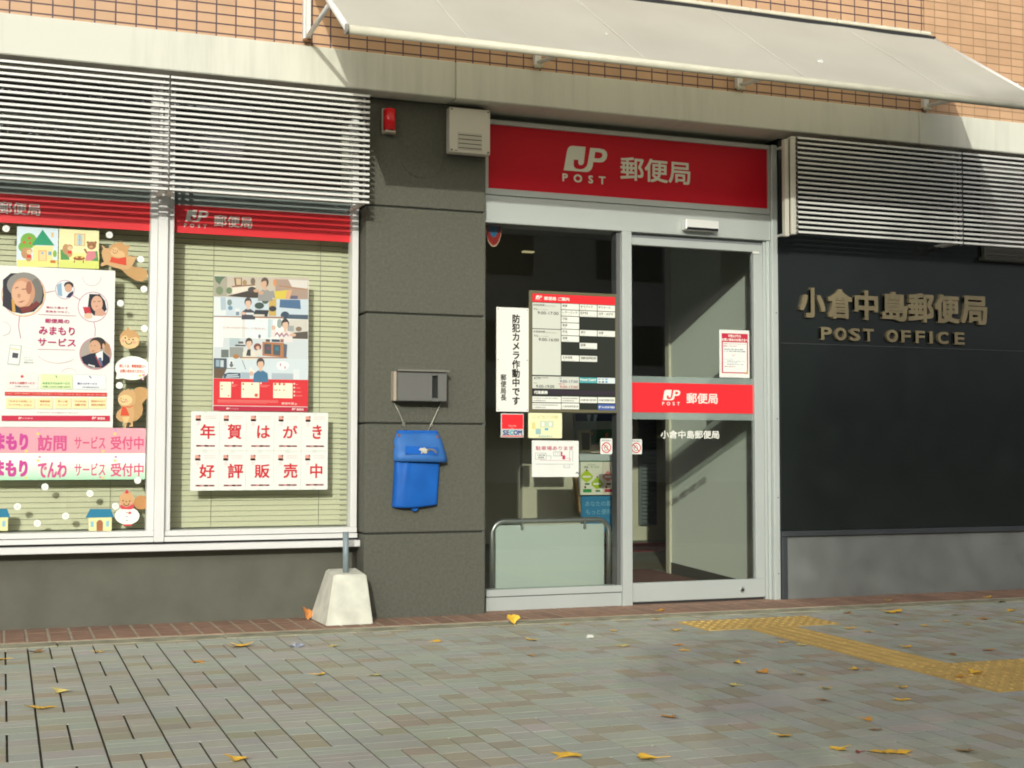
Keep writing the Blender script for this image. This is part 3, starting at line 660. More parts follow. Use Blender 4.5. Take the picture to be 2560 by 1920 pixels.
def sheet(rows, th):
    "lofted flap: rows of points top to bottom, given thickness to the back"
    b = MB(); g = [[b.bm.verts.new(p) for p in r] for r in rows]; k = [[b.bm.verts.new((p[0], p[1]+th, p[2])) for p in r] for r in rows]; m_, n_ = len(g), len(g[0])
    for j in range(m_-1):
        for i in range(n_-1):
            f = b.bm.faces.new((g[j][i], g[j+1][i], g[j+1][i+1], g[j][i+1])); f.smooth = True
            b.bm.faces.new((k[j][i], k[j][i+1], k[j+1][i+1], k[j+1][i]))
        b.bm.faces.new((g[j][0], k[j][0], k[j+1][0], g[j+1][0])); b.bm.faces.new((g[j][-1], g[j+1][-1], k[j+1][-1], k[j][-1]))
    for i in range(n_-1):
        b.bm.faces.new((g[0][i], g[0][i+1], k[0][i+1], k[0][i])); b.bm.faces.new((g[-1][i], k[-1][i], k[-1][i+1], g[-1][i+1]))
    return b
fl = []
prof = [(.998, -.512, -.278, .012), (.985, -.520, -.270, .022), (.95, -.534, -.258, .038), (.918, -.528, -.250, .05), (.905, -.536, -.243, .062), (.87, -.538, -.238, .070), (.846, -.538, -.236, .072)]
for z, a, c_, d_ in prof:
    fl.append([(a+(c_-a)*u, -(d_*(.55+.45*math.sin(math.pi*u)**.5))-.004-.003*math.sin(7*u+40*z), z-.007*u*(1 if z < .95 else .3)) for u in [i/10 for i in range(11)]])
sheet(fl, .005).build('flap', M_bl2, BG)
b = MB(); b.box(-.512, -.279, -.014, -.002, .985, 1.012, .004); b.build('top_hem', M_bl, BG)
b = MB(); b.hexa([(-.482, -.0735, .885), (-.297, -.0715, .878), (-.297, -.069, .92), (-.482, -.071, .927)], [(-.482, -.075, .885), (-.297, -.073, .878), (-.297, -.0705, .92), (-.482, -.0725, .927)]); b.build('label_pocket', blue('deep_blue_vinyl', (.008, .10, .42)), BG)
b = MB(); b.poly([(-.408, .908), (-.398, .917), (-.384, .915), (-.381, .921), (-.371, .918), (-.366, .911), (-.357, .908), (-.363, .899), (-.359, .889), (-.373, .887), (-.383, .89), (-.396, .884), (-.394, .899)], -.0785, None, .0012); b.poly([(-.362, .915), (-.33, .914), (-.312, .905), (-.303, .886), (-.318, .889), (-.322, .9), (-.345, .906), (-.356, .893)], -.0778, mat('glue_stain', (.13, .13, .13), .8, .3, 50), .001); b.build('torn_sticker', mat('torn_sticker', (.42, .41, .36), .8, .35, 60), BG)
for x, z in ((-.503, .984), (-.287, .977)):
    b = MB(); b.disc(x, z, .0075, -.029, -.016, 14, None, .002); b.build('rivet', mat('copper_rivet', (.42, .16, .06), .35, metal=.6), BG)
b = MB(); b.disc(-.413, .594, .021, -.028, -.02, 18, None, .003); b.build('pull_tab', M_bl, BG)
for P in ([(-.528, -.01, 1.16), (-.503, -.012, 1.112), (-.475, -.012, 1.05), (-.462, -.01, 1.012)], [(-.262, -.01, 1.165), (-.275, -.012, 1.138), (-.318, -.012, 1.046), (-.338, -.01, 1.008)]):
    b = MB(); b.tube(P, .003, 8); b.tube([(P[2][0]+.008*math.cos(a), -.013, P[2][2]-.004+.008*math.sin(a)) for a in [2*math.pi*k/10 for k in range(10)]], .0018, 6, None, True); b.build('hanger_wire', mat('galvanised_wire', (.36, .36, .30), .45, metal=.5), BG)

# ------------------------------------------------------------------ concrete block with pipe
PB = thing('pipe_stand', 'white concrete block with a grey pipe stub standing against the pier', 'bollard', (-.82, -.08, 0))
b = MB(); b.hexa([(-.942, -.228, -.001), (-.694, -.228, -.001), (-.672, .11, .002), (-.955, .12, .002)], [(-.889, -.168, .258), (-.717, -.168, .256), (-.717, .05, .273), (-.879, .06, .270)], .007); b.build('concrete_block', mat('whitewashed_concrete', (.57, .57, .485), .85, .16, 11, .004, 38), PB)
b = MB(); b.tube([(-.8085, -.09, .25), (-.8105, -.09, .47)], .0155, 16); b.tube([(-.8105, -.09, .4695), (-.8105, -.09, .474)], .0165, 16); b.build('pipe', M_pole, PB)

# ------------------------------------------------------------------ raised characters on the dark wall
M_let = mat('bronze_lettering', (.20, .165, .095), .45, .06, 12, metal=.3)
WL = thing('wall_lettering', 'large bronze raised characters on the dark wall', 'lettering', (2.78, .05, 1.72))
xs = [2.062, 2.264, 2.462, 2.668, 2.866, 3.07, 3.275]; xe = [2.248, 2.446, 2.636, 2.862, 3.062, 3.262, 3.482]
for ch, a, e in zip('小倉中島郵便局', xs, xe):
    text(WL, ch, (a, e, 1.726, 1.912), .048, M_let, .034, .011, 'character')
W2 = thing('wall_lettering', 'smaller bronze capital letters POST OFFICE under the raised characters', 'lettering', (2.75, .05, 1.59))
lx = [2.212, 2.31, 2.408, 2.502, 2.655, 2.765, 2.87, 2.978, 3.05, 3.165, 3.24]
lw = [.075, .078, .075, .075, .082, .07, .07, .022, .08, .072]
lx = [2.212, 2.315, 2.42, 2.518, 2.672, 2.79, 2.89, 2.998, 3.062, 3.232-.06]
for ch, a, wd in zip('POSTOFFICE', [2.215, 2.318, 2.425, 2.525, 2.700, 2.81, 2.918, 3.026, 3.09, 3.222], [.078, .082, .078, .078, .084, .072, .072, .026, .084, .078]):
    text(W2, ch, (a, a+wd, 1.592, 1.671), .049, M_let, .04, .010, 'letter')

# ------------------------------------------------------------------ red bands with emblem on the windows
YG = .169
def band(x0, x1, ex, label, full=True):
    t = thing('window_band', label, 'film band', (x0, YG, 2.05), 'red bands across the windows')
    b = MB(); b.box(x0, x1, YG-.001, YG, 2.050, 2.198); b.build('film', M_redm, t)
    emblem(t, (ex, ex+.120, 2.113, 2.174), YG-.0016, M_white, (ex-.006, ex+.112, 2.082, 2.101))
    text(t, '郵便局', (ex+.150, ex+.353, 2.094, 2.156), YG-.0016, M_white, .018)
    return t
band(-1.690, -.735, -1.633+.006, 'red band with white emblem on the right window above the photo poster')
band(-2.79, -1.803, -2.704, 'red band on the left window above the squirrel pictures')

# door band
YD = .1375
t = thing('door_band', 'bright red band with white emblem and characters across the sliding door glass', 'film band', (.95, YD, 1.13))
b = MB(); b.box(.946, 1.7855, YD-.001, YD+.0005, 1.1315, 1.3085); b.build('film', M_redm, t)
emblem(t, (1.171, 1.287, 1.206, 1.2675), YD-.0016, M_white, (1.166, 1.283, 1.1755, 1.1955)); text(t, '郵便局', (1.329, 1.541, 1.188, 1.251), YD-.0016, M_white, .018)
tag(text(None, '小倉中島郵便局', (1.156, 1.550, .977, 1.026), YD, M_white, .02, name='door_lettering'), 'white characters on the sliding door glass below the red band', 'lettering')

# no-touch stickers
def sticker(x0, x1, z0, z1, y, label):
    t = thing('no_touch_sticker', label, 'sticker', (x0, y, z0), 'no touching stickers')
    b = MB(); b.poly(rpoly(x0, x1, z0, z1, .007), y-.0008, M_paper, .0008); b.build('label', None, t)
    text(t, 'さわらない', (x0+.009, x1-.009, z1-.017, z1-.006), y-.0015, paint('222222'), .02)
    cx = (x0+x1)/2; cz = z0+(z1-z0)*.42; r = .031; b = flat(); red = paint('d2363a'); n = 28
    b.poly([(cx+.0225*math.cos(a)*1, cz+.0225*math.sin(a)) for a in [2*math.pi*k/n for k in range(n)]], y-.0012, paint('f1f1ea'))
    for k in range(n):
        a0, a1 = 2*math.pi*k/n, 2*math.pi*(k+1)/n
        b.poly([(cx+r*math.cos(a0), cz+r*math.sin(a0)), (cx+r*math.cos(a1), cz+r*math.sin(a1)), (cx+(r-.006)*math.cos(a1), cz+(r-.006)*math.sin(a1)), (cx+(r-.006)*math.cos(a0), cz+(r-.006)*math.sin(a0))], y-.0014, red)
    hand = [(-.008, -.018), (-.016, -.002), (-.018, .004), (-.014, .005), (-.009, -.002), (-.009, .013), (-.006, .015), (-.005, .002), (-.003, .017), (0, .018), (.001, .003), (.003, .015), (.006, .014), (.006, .001), (.008, .009), (.011, .009), (.010, -.008), (.005, -.018)]
    b.poly([(cx+u, cz+v) for u, v in hand], y-.0016, paint('3a3f40')); b.poly([(cx+u*.72, cz-.001+v*.78) for u, v in hand], y-.0017, paint('f1f1ea'))
    b.poly([(cx-.021, cz+.017), (cx-.017, cz+.021), (cx+.021, cz-.017), (cx+.017, cz-.021)], y-.002, red)
    b.build('pictogram', None, t)
def rpoly(x0, x1, z0, z1, r, n=4):
    P = []
    for cx, cz, a in ((x1-r, z1-r, 0), (x0+r, z1-r, 90), (x0+r, z0+r, 180), (x1-r, z0+r, 270)):
        P += [(cx+r*math.cos(R(a+90*k/n)), cz+r*math.sin(R(a+90*k/n))) for k in range(n+1)]
    return P
sticker(.755, .831, .884, .975, .122, 'no touching sticker on the fixed pane, left of the white door post')
sticker(.957, 1.032, .884, .972, .139, 'no touching sticker on the sliding door, right of the white door post')

# notice on the door
t = thing('door_notice', 'small red bordered notice taped to the sliding door above the red band', 'notice', (1.66, .139, 1.35))
c = Crop(1560, 560, .26525, .137)
b = MB(); b.box(1.556, 1.764, .1375, .1385, 1.350, 1.641); b.build('sheet', M_paper, t)
art(t, [('c8324a', c.rect(920, 1028, 1170, 1410)), ('edf0ea', c.rect(932, 1112, 1160, 1400)), ('c8a06a', c.poly([(1170, 1380), (1170, 1415), (1130, 1412)]))], .1375, 'border')
b = flat()
text_in(b, '年賀はがきを', c.box(982, 1040, 1102, 1072), .1368, paint('f6f4ea'), .02); text_in(b, 'お買い求めのお客さまへ', c.box(922, 1074, 1168, 1110), .1368, paint('f6f4ea'), .03)
text_in(b, '近隣のコンビニエンスストアと', c.box(936, 1122, 1150, 1140), .1368, paint('b04a5a')); text_in(b, '提携しております', c.box(936, 1142, 1062, 1160), .1368, paint('b04a5a'))
text_in(b, '17時以降にお買い求めのお客様', c.box(940, 1174, 1122, 1190), .1368, paint('3a4a6a'), .03); text_in(b, '土・日・祝日にお買い求めのお客様', c.box(940, 1192, 1142, 1209), .1368, paint('3a4a6a'), .03)
text_in(b, 'コンビニエンスストア', c.box(940, 1268, 1035, 1280), .1368, paint('7a8aaa')); text_in(b, '郵便局から徒歩一分', c.box(972, 1288, 1138, 1300), .1368, paint('5a6a7a')); text_in(b, 'コンビニエンスストア中島店', c.box(940, 1300, 1066, 1312), .1368, paint('7a8aaa')); text_in(b, '郵便局向かい側', c.box(970, 1318, 1126, 1330), .1368, paint('5a6a7a')); text_in(b, '在庫がない場合があります', c.box(945, 1338, 1052, 1350), .1368, paint('c05060'), .03)
b.poly(c.poly([(1012, 1228), (1030, 1252), (1050, 1228), (1044, 1226), (1030, 1242), (1018, 1226)]), .1368, paint('e8b8b8'))
b.build('lettering', None, t)

# ------------------------------------------------------------------ signs on the fixed pane
YP = .121
g = Crop(1200, 700, .21700, YP)
t = thing('camera_notice', 'tall white plate with vertical black characters on the fixed pane beside the pier', 'notice', (.2, YP, 1.13))
b = MB(); b.box(.107, .3045, YP-.004, YP, 1.1245, 1.72, .001); b.build('plate', mat('white_plate', (.74, .74, .69), .35), t)
text(t, '\n'.join('防犯カメラ作動中です'), g.box(365, 395, 458, 1440), YP-.0046, paint('2a2620'), .03)
text(t, '\n'.join('郵便局長'), g.box(234, 1085, 300, 1390), YP-.0046, paint('2a2620'), .022)
b = MB()
for x, z in ((.117, 1.709), (.295, 1.709), (.117, 1.42), (.295, 1.42), (.117, 1.136), (.295, 1.136)): b.disc(x, z, .0025, YP-.0052, YP-.004, 8)
b.build('fixings', M_gap, t)

t = thing('hours_board', 'guide board with red header and white rows of service hours on the fixed pane', 'notice board', (.58, YP, 1.125))
b = MB(); b.box(.306, .861, YP-.003, YP+.0015, 1.1245, 1.8245, .001, paint('6b674f')); b.box(.3245, .8505, YP-.0038, YP-.0028, 1.142, 1.808, 0, paint('2c302a')); b.build('board', None, t)
b = MB(); b.box(.3255, .8495, YP-.0046, YP-.0036, 1.7585, 1.807); b.build('header', M_redm, t)
yT_ = YP-.0052
emblem(t, g.box(638, 178, 712, 222), yT_, M_white, g.box(636, 224, 710, 236)); text(t, '郵便局 ご案内', g.box(735, 190, 1025, 245), yT_, M_white, .03)
b = flat(); P_ = paint('eef0e6'); P2 = paint('d5d8cc'); D_ = paint('3a3a36'); D2 = paint('76766e')
def cell(x0, x1, z1, z0, m=P_): b.poly([(x0, z0), (x1, z0), (x1, z1), (x0, z1)], YP-.0044, m)
C0, C1, C2, C3 = (.3265, .5035), (.5075, .6185), (.6225, .7325), (.7365, .8485)
cell(*C0, 1.755, 1.606, P2); cell(*C0, 1.602, 1.338, P2)
rh = .0375; zt = lambda r: 1.7555-rh*r
def rowcell(C, r, s, e=''):
    cell(C[0], C[1], zt(r), zt(r)-.0335); n = len(s); wd = min(.098, .0155*n)
    text_in(b, s, (C[0]+.006, C[0]+.006+wd, zt(r)-.0205, zt(r)-.005), yT_, D_, .01)
    if e: text_in(b, e, (C[0]+.006, C[0]+.006+min(.098, .0055*len(e)), zt(r)-.029, zt(r)-.0245), yT_, D2, 0)
for r, s, e in ((0, '郵便', 'Mail'), (1, 'レターパック', 'Letter Pack'), (2, '印紙', 'Stamps'), (3, '郵便', 'Mail'), (4, '貯金', 'Savings'), (5, '振替', 'Transfer'), (8, '生命保険', 'Life Insurance')): rowcell(C1, r, s, e)
for r, s, e in ((0, 'ゆうパック', 'Parcels'), (1, 'EMS', 'International Express Mail'), (4, '貸付', 'Loans'), (6, '国債', 'Government Bonds'), (8, '原動機付自転車等責任保険', 'Automobile Liability')): rowcell(C2, r, s, e)
for r, s, e in ((0, 'ゆうメール', ''), (1, '切手・はがき', 'Postage Stamps'), (4, '為替', 'Money Orders')): rowcell(C3, r, s, e)
T_ = lambda s, x0, y0, x1, y1, m=D_, bo=.012: text_in(b, s, g.box(x0, y0, x1, y1), yT_, m, bo)
T_('お取扱時間', 608, 275, 738, 302); T_('Service Hours', 748, 290, 868, 308, D2, 0); T_('平日', 612, 325, 656, 348); T_('(土、日、祝日を除く)', 662, 335, 782, 350, D2); T_('9:00-17:00', 660, 360, 900, 405)
T_('お取扱時間', 614, 582, 745, 610); T_('Service Hours', 755, 597, 875, 616, D2, 0); T_('平日', 616, 632, 664, 656); T_('(土、日、祝日を除く)', 670, 643, 792, 658, D2); T_('9:00-16:00', 672, 667, 904, 710)
b.poly(g.rect(600, 1107, 1136, 1258), YP-.0044, P2); T_('ATM', 616, 1115, 690, 1146); T_('お取扱時間', 697, 1118, 780, 1134, D2); T_('平日', 614, 1180, 648, 1196, D2); T_('9:00-19:00', 642, 1207, 852, 1245); T_('土曜', 903, 1124, 936, 1140, paint('4a5aa0')); T_('9:00-17:00', 916, 1152, 1122, 1188, paint('34406e')); T_('日曜 休日', 900, 1190, 972, 1206, paint('c04040')); T_('9:00-17:00', 916, 1216, 1122, 1250, paint('b8343c'))
b.poly(g.rect(1140, 1122, 1346, 1190), YP-.0044, paint('3aa3a8')); T_('Need Cash?', 1150, 1132, 1334, 1164, P_, .04); T_('International ATM Service', 1152, 1168, 1334, 1178, P_, 0)
b.poly(g.rect(1348, 1126, 1552, 1194), YP-.0044, paint('dfe9ea'))
for k in range(3):
    b.poly(g.rect(1360+40*k, 1136, 1384+40*k, 1152), YP-.005, paint(('9ab0c0', 'b0b8c0', '4aa0c8')[k])); b.poly(g.rect(1360+40*k, 1166, 1386+40*k, 1184), YP-.005, paint(('8a9a60', '506a90', '3a90b8')[k]))
b.poly(g.rect(600, 1262, 1552, 1330), YP-.0044, paint('37303a')); T_('代理業務', 618, 1274, 776, 1316, P_, .035)
for x0, x1, y0, s1, s2 in ((600, 930, 1340, '株式会社ゆうちょ銀行 銀行代理業者', '日本郵便株式会社'), (936, 1138, 1342, '郵便貯金簡易生命保険管理機構', '日本郵便株式会社'), (600, 930, 1418, '簡易生命保険管理業務受託者', '日本郵便株式会社')):
    b.poly(g.rect(x0, y0, x1, y0+72), YP-.0044, P_); T_(s1, x0+10, y0+14, x0+10+(x1-x0)*.86, y0+32, D2); T_(s2, x0+10, y0+40, x0+10+(x1-x0)*(.44 if x1-x0 > 250 else .68), y0+58, D2)
for x0, x1, y0, s in ((1146, 1346, 1348, '日本銀行歳入復代理店'), (1354, 1552, 1350, '日本銀行国債復代理店'), (936, 1138, 1420, '公金収納取扱店')):
    b.poly(g.rect(x0, y0, x1, y0+70), YP-.0044, P_); T_(s, x0+8, y0+22, x1-10, y0+50, D2, .015)
b.poly(g.rect(1356, 1430, 1552, 1500), YP-.0044, paint('4a62a8')); emblem_in(b, g.box(1364, 1452, 1390, 1476), yT_, P_); T_('かんぽ生命 代理店', 1398, 1454, 1546, 1478, P_, .03)
b.build('rows', None, t)

g2 = Crop(1200, 1000, .21700, YP)
t = thing('security_sticker', 'red and silver security company sticker low on the fixed pane under the white plate', 'sticker', (.2, YP, .98))
b = MB(); b.poly(rpoly(.1355, .2745, .9785, 1.1145, .003), YP-.001, paint('c9ccc8'), .001); b.build('label', None, t)
b = flat(); b.poly(g2.rect(250, 165, 496, 335), YP-.0016, M_redm); text_in(b, 'Security', g2.box(328, 285, 416, 312), YP-.002, paint('f0c8c0'), 0); text_in(b, 'by', g2.box(358, 314, 384, 334), YP-.002, paint('f0c8c0'), 0)
text_in(b, 'SE', g2.box(262, 348, 338, 404), YP-.002, paint('1c3f88'), .04); text_in(b, 'C', g2.box(342, 348, 385, 404), YP-.002, paint('3fb0b8'), .05); text_in(b, 'OM', g2.box(385, 346, 482, 404), YP-.002, paint('1c3f88'), .04); b.poly(g2.rect(250, 410, 496, 422), YP-.0016, M_redm); b.build('print', None, t)
t = thing('yellow_sticker', 'pale yellow rounded sticker with a post office counter drawing under the hours board', 'sticker', (.4, YP, .976))
b = MB(); b.poly(rpoly(.303, .512, .9755, 1.12, .006), YP-.001, paint('ecebc0'), .001); b.build('label', None, t)
art(t, [('cfdcc0', g2.rect(690, 240, 846, 312)), ('f3f3e6', g2.ell(725, 278, 16, 24)), ('f3f3e6', g2.ell(810, 278, 16, 24)), ('e3d98c', g2.rect(598, 258, 636, 335)), ('4fb0d0', g2.rect(745, 325, 785, 350)), ('d8d6a0', g2.rect(690, 318, 850, 324)), ('9fc4c0', g2.rect(640, 330, 700, 395))], YP-.001)
text(t, 'ゆうびんきょく', g2.box(675, 405, 830, 430), YP-.0022, paint('55b4cc'), .02); text(t, 'こども110番', g2.box(604, 175, 900, 215), YP-.0022, paint('dfdc9c'), .03)
t = thing('parking_notice', 'white sheet with red parking notice and small map taped to the fixed pane', 'notice', (.47, YP, .752))
b = MB(); b.poly([(.325, .9625), (.6165, .9605), (.616, .752), (.3255, .753)], YP-.001, M_paper, .001); b.build('sheet', None, t)
ln = lambda x0, y0, x1, y1, w=3: g2.poly([(x0, y0-w), (x1, y1-w), (x1, y1+w), (x0, y0+w)]) if abs(x1-x0) > abs(y1-y0) else g2.poly([(x0-w, y0), (x0+w, y0), (x1+w, y1), (x1-w, y1)])
gy = '9aa09c'
art(t, [(gy, ln(635, 610, 760, 612, 2)), (gy, ln(635, 682, 760, 684, 2)), (gy, ln(636, 610, 636, 684, 2)), (gy, ln(760, 610, 760, 684, 2)), (gy, ln(845, 597, 948, 597, 2)), (gy, ln(845, 645, 948, 645, 2)), (gy, ln(846, 597, 846, 645, 2)), (gy, ln(870, 597, 870, 645, 1.5)), (gy, ln(895, 597, 895, 645, 1.5)), (gy, ln(918, 597, 918, 645, 1.5)), ('c23a5e', g2.rect(930, 597, 948, 645)), ('c23a5e', g2.rect(948, 637, 980, 684)), (gy, ln(1030, 530, 1030, 710, 2)), (gy, ln(1065, 530, 1065, 710, 2)), ('d890a0', ln(690, 695, 1030, 697, 2)), ('d890a0', ln(985, 670, 1035, 672, 2)), ('d890a0', ln(1040, 672, 1040, 697, 3)), (gy, ln(640, 738, 1075, 740, 2)), (gy, ln(962, 745, 962, 780, 2)), (gy, ln(1030, 745, 1030, 780, 2)), (gy, ln(962, 780, 1030, 780, 2)), (gy, ln(762, 642, 815, 643, 2)), (gy, ln(815, 642, 815, 682, 2)), ('4a4a44', g2.poly([(1095, 850), (1115, 828), (1136, 840), (1136, 856), (1118, 842)]))], YP-.0012, 'map')
text(t, '駐車場あります', g2.box(640, 530, 1075, 580), YP-.0022, paint('c65a74'), .012)
b = flat(); text_in(b, '小倉中島', g2.box(655, 625, 748, 645), YP-.0022, paint('6a706a')); text_in(b, '郵便局', g2.box(668, 652, 735, 672), YP-.0022, paint('6a706a')); text_in(b, 'ローソク', g2.box(970, 752, 1022, 768), YP-.0022, paint('8a908a'), 0); b.build('lettering', None, t)

# ------------------------------------------------------------------ right window: photo poster and ten cards
YW = .164
c = Crop(480, 660, .22901, YW)
t = thing('photo_poster', 'tall poster of five room photographs over a red foot on the right window', 'poster', (-1.22, YW, 1.114))
b = MB(); b.box(-1.4735, -.9645, YW, YW+.0015, 1.1135, 1.832); b.build('sheet', M_paper, t)
def person(x, y, s, hair, skin, top, dx=0):
    "flat printed figure: torso, neck, head, hair"
    return [(top, c.poly([(x-1.25*s, y+3.2*s), (x-1.15*s, y+1.75*s), (x-.4*s, y+1.2*s), (x+.4*s, y+1.2*s), (x+1.2*s, y+1.7*s), (x+1.35*s, y+3.2*s)])), (skin, c.rect(x-.22*s, y+.6*s, x+.22*s, y+1.35*s)), (hair, c.ell(x, y-.08*s, .68*s, .86*s)), (skin, c.ell(x+dx, y+.18*s, .52*s, .74*s)), (hair, c.poly([(x-.6*s, y-.1*s), (x-.5*s, y-.75*s), (x, y-.95*s), (x+.5*s, y-.7*s), (x+.6*s, y-.1*s), (x+.3*s, y-.35*s), (x-.2*s, y-.3*s)]))]
rows = [(130, 150, 355, 385), (355, 385, 570, 600), (572, 602, 800, 825), (802, 826, 1022, 1042), (1024, 1044, 1248, 1265)]
def strip(k, col): l, r_, l2, r2 = rows[k]; return (col, c.poly([(240, l), (1270, r_), (1268, r2), (236, l2)]))
A1 = [strip(0, 'c3b6a2'), ('9f9a86', c.poly([(242, 132), (385, 136), (380, 352), (240, 350)])), ('4c6446', c.poly([(245, 135), (370, 138), (330, 170), (300, 225), (262, 190)])), ('6d7d5c', c.ell(300, 290, 40, 45)), ('5c7550', c.ell(405, 290, 32, 36)), ('e6dcc8', c.poly([(440, 245), (690, 225), (690, 290), (440, 330)])), ('8a5c40', c.poly([(435, 240), (690, 222), (690, 236), (435, 256)])), ('6b4a34', c.poly([(460, 150), (545, 152), (545, 238), (470, 240)])), ('cbb08a', c.poly([(478, 158), (535, 160), (535, 228), (485, 230)])), ('a07c50', c.ell(575, 205, 24, 32)), ('6c5a48', c.ell(665, 190, 26, 40)), ('332a24', c.poly([(380, 350), (640, 285), (800, 320), (830, 372), (640, 370)])), ('3a3430', c.ell(655, 280, 46, 32)), ('a58a78', c.poly([(910, 165), (1268, 175), (1266, 385), (910, 382)])), ('ddd6cc', c.poly([(1050, 170), (1266, 178), (1262, 270), (1090, 250)])), ('a8704c', c.poly([(950, 232), (1260, 275), (1258, 285), (950, 244)])), ('d98a4c', c.ell(905, 205, 18, 40)), ('d8bf3c', c.poly([(900, 300), (1040, 285), (1020, 382), (900, 382)])), ('d9a070', c.poly([(1040, 284), (1095, 280), (1065, 382), (1015, 382)])), ('56506a', c.poly([(1075, 345), (1155, 348), (1150, 384), (1070, 382)]))] + person(795, 205, 62, '4a3a30', 'd2a484', '8d8c88', -12) + [('c99a7a', c.ell(700, 292, 30, 18)), ('8d8c88', c.poly([(760, 320), (890, 290), (910, 372), (800, 362)])), ('c99a7a', c.ell(752, 315, 30, 20))]
A2 = [strip(1, 'c5d3dc'), ('dfe6e6', c.poly([(240, 360), (380, 365), (370, 560), (236, 560)])), ('a9bcc8', c.poly([(310, 362), (370, 364), (372, 500), (316, 505)])), ('6e8580', c.ell(410, 420, 26, 34)), ('5f86a0', c.ell(418, 480, 26, 24)), ('2e4038', c.ell(735, 455, 52, 36)), ('3b4e42', c.ell(800, 400, 38, 36)), ('c8a14c', c.poly([(840, 378), (920, 382), (918, 568), (838, 566)])), ('27262c', c.ell(880, 488, 42, 30)), ('3c5f86', c.poly([(960, 388), (1180, 392), (1188, 492), (955, 474)])), ('2b3a50', c.ell(1015, 560, 48, 42)), ('3a4a5e', c.poly([(1045, 550), (1268, 556), (1266, 606), (1045, 598)])), ('9c6f58', c.poly([(236, 568), (1000, 576), (1000, 596), (236, 578)]))] + person(612, 420, 58, '3c3530', 'dcb49a', '35353f') + [('dfe2e2', c.rect(470, 485, 520, 555)), ('dfe2e2', c.rect(590, 530, 680, 556)), ('23262c', c.poly([(690, 500), (840, 505), (820, 575), (668, 555)])), ('d8d0c0', c.rect(668, 548, 790, 574)), ('6c8496', c.rect(478, 520, 515, 560)), ('d9b096', c.ell(560, 540, 30, 16))]
A3 = [strip(2, 'f0f2ec'), ('e6eae4', c.poly([(330, 600), (540, 606), (540, 800), (330, 800)])), ('dcdad2', c.rect(548, 590, 578, 806)), ('e2eaec', c.rect(582, 600, 830, 806)), ('c8d6dc', c.rect(855, 604, 905, 800)), ('b7cfd0', c.rect(830, 600, 856, 806)), ('8f9e98', c.ell(955, 650, 30, 50)), ('cfc8bc', c.poly([(1060, 606), (1266, 610), (1264, 820), (1060, 815)])), ('9a9c9a', c.rect(1040, 672, 1112, 735)), ('4a4038', c.poly([(1110, 750), (1264, 735), (1264, 820), (1060, 815)])), ('7a6652', c.ell(1165, 710, 34, 26))] + person(1018, 655, 62, '352c2c', 'dcb496', 'e6dcd6') + [('f4f4f0', c.rect(884, 612, 928, 672)), ('d8ac90', c.ell(890, 695, 22, 26)), ('e6dcd6', c.poly([(868, 720), (915, 715), (920, 800), (860, 800)])), ('c08088', c.poly([(905, 765), (930, 738), (955, 775), (980, 742), (1000, 778), (1030, 745), (1060, 780), (1060, 790), (1030, 760), (1000, 792), (980, 758), (955, 790), (930, 754), (905, 778)])), ('6a5878', c.poly([(905, 778), (930, 754), (955, 790), (980, 758), (1000, 792), (1030, 760), (1055, 790), (1055, 797), (1030, 770), (1000, 802), (980, 770), (955, 800), (930, 764), (905, 788)])), ('d8ac90', c.ell(1100, 775, 36, 18)), ('6e6880', c.ell(736, 790, 14, 22))]
A4 = [strip(3, 'ccd4d6'), ('e9ecea', c.poly([(240, 806), (345, 808), (335, 905), (238, 905)])), ('aebfc4', c.rect(410, 808, 520, 900)), ('56504a', c.rect(505, 845, 560, 870)), ('5d6660', c.poly([(318, 935), (400, 935), (400, 1020), (318, 1020)])), ('8a8e86', c.rect(410, 905, 560, 1020)), ('3f3a36', c.rect(470, 880, 585, 900)), ('a86a34', c.ell(480, 1010, 34, 24)), ('b06a3c', c.poly([(768, 850), (1005, 862), (1000, 1020), (768, 1000)])), ('38424a', c.poly([(788, 872), (865, 876), (865, 985), (788, 980)])), ('3e4a52', c.poly([(885, 878), (965, 884), (962, 1000), (885, 992)])), ('70384a', c.rect(815, 900, 850, 935)), ('2e6a80', c.rect(910, 905, 945, 945)), ('4a5260', c.poly([(1000, 870), (1040, 880), (1030, 1030), (1000, 1020)])), ('4a3a34', c.rect(805, 822, 850, 850)), ('2e3a48', c.rect(870, 822, 960, 852)), ('8a5040', c.rect(965, 820, 1000, 856)), ('72362e', c.ell(715, 905, 42, 40))] + person(622, 860, 58, '322a28', 'deb498', 'e2dcc8') + [('2b3038', c.poly([(605, 935), (640, 930), (640, 1005), (590, 1000)])), ('dfd6c2', c.poly([(680, 960), (735, 925), (750, 990), (700, 1005)])), ('d8ac90', c.ell(718, 915, 20, 20)), ('9a6a4c', c.poly([(520, 1015), (1040, 1018), (1040, 1030), (520, 1028)]))]
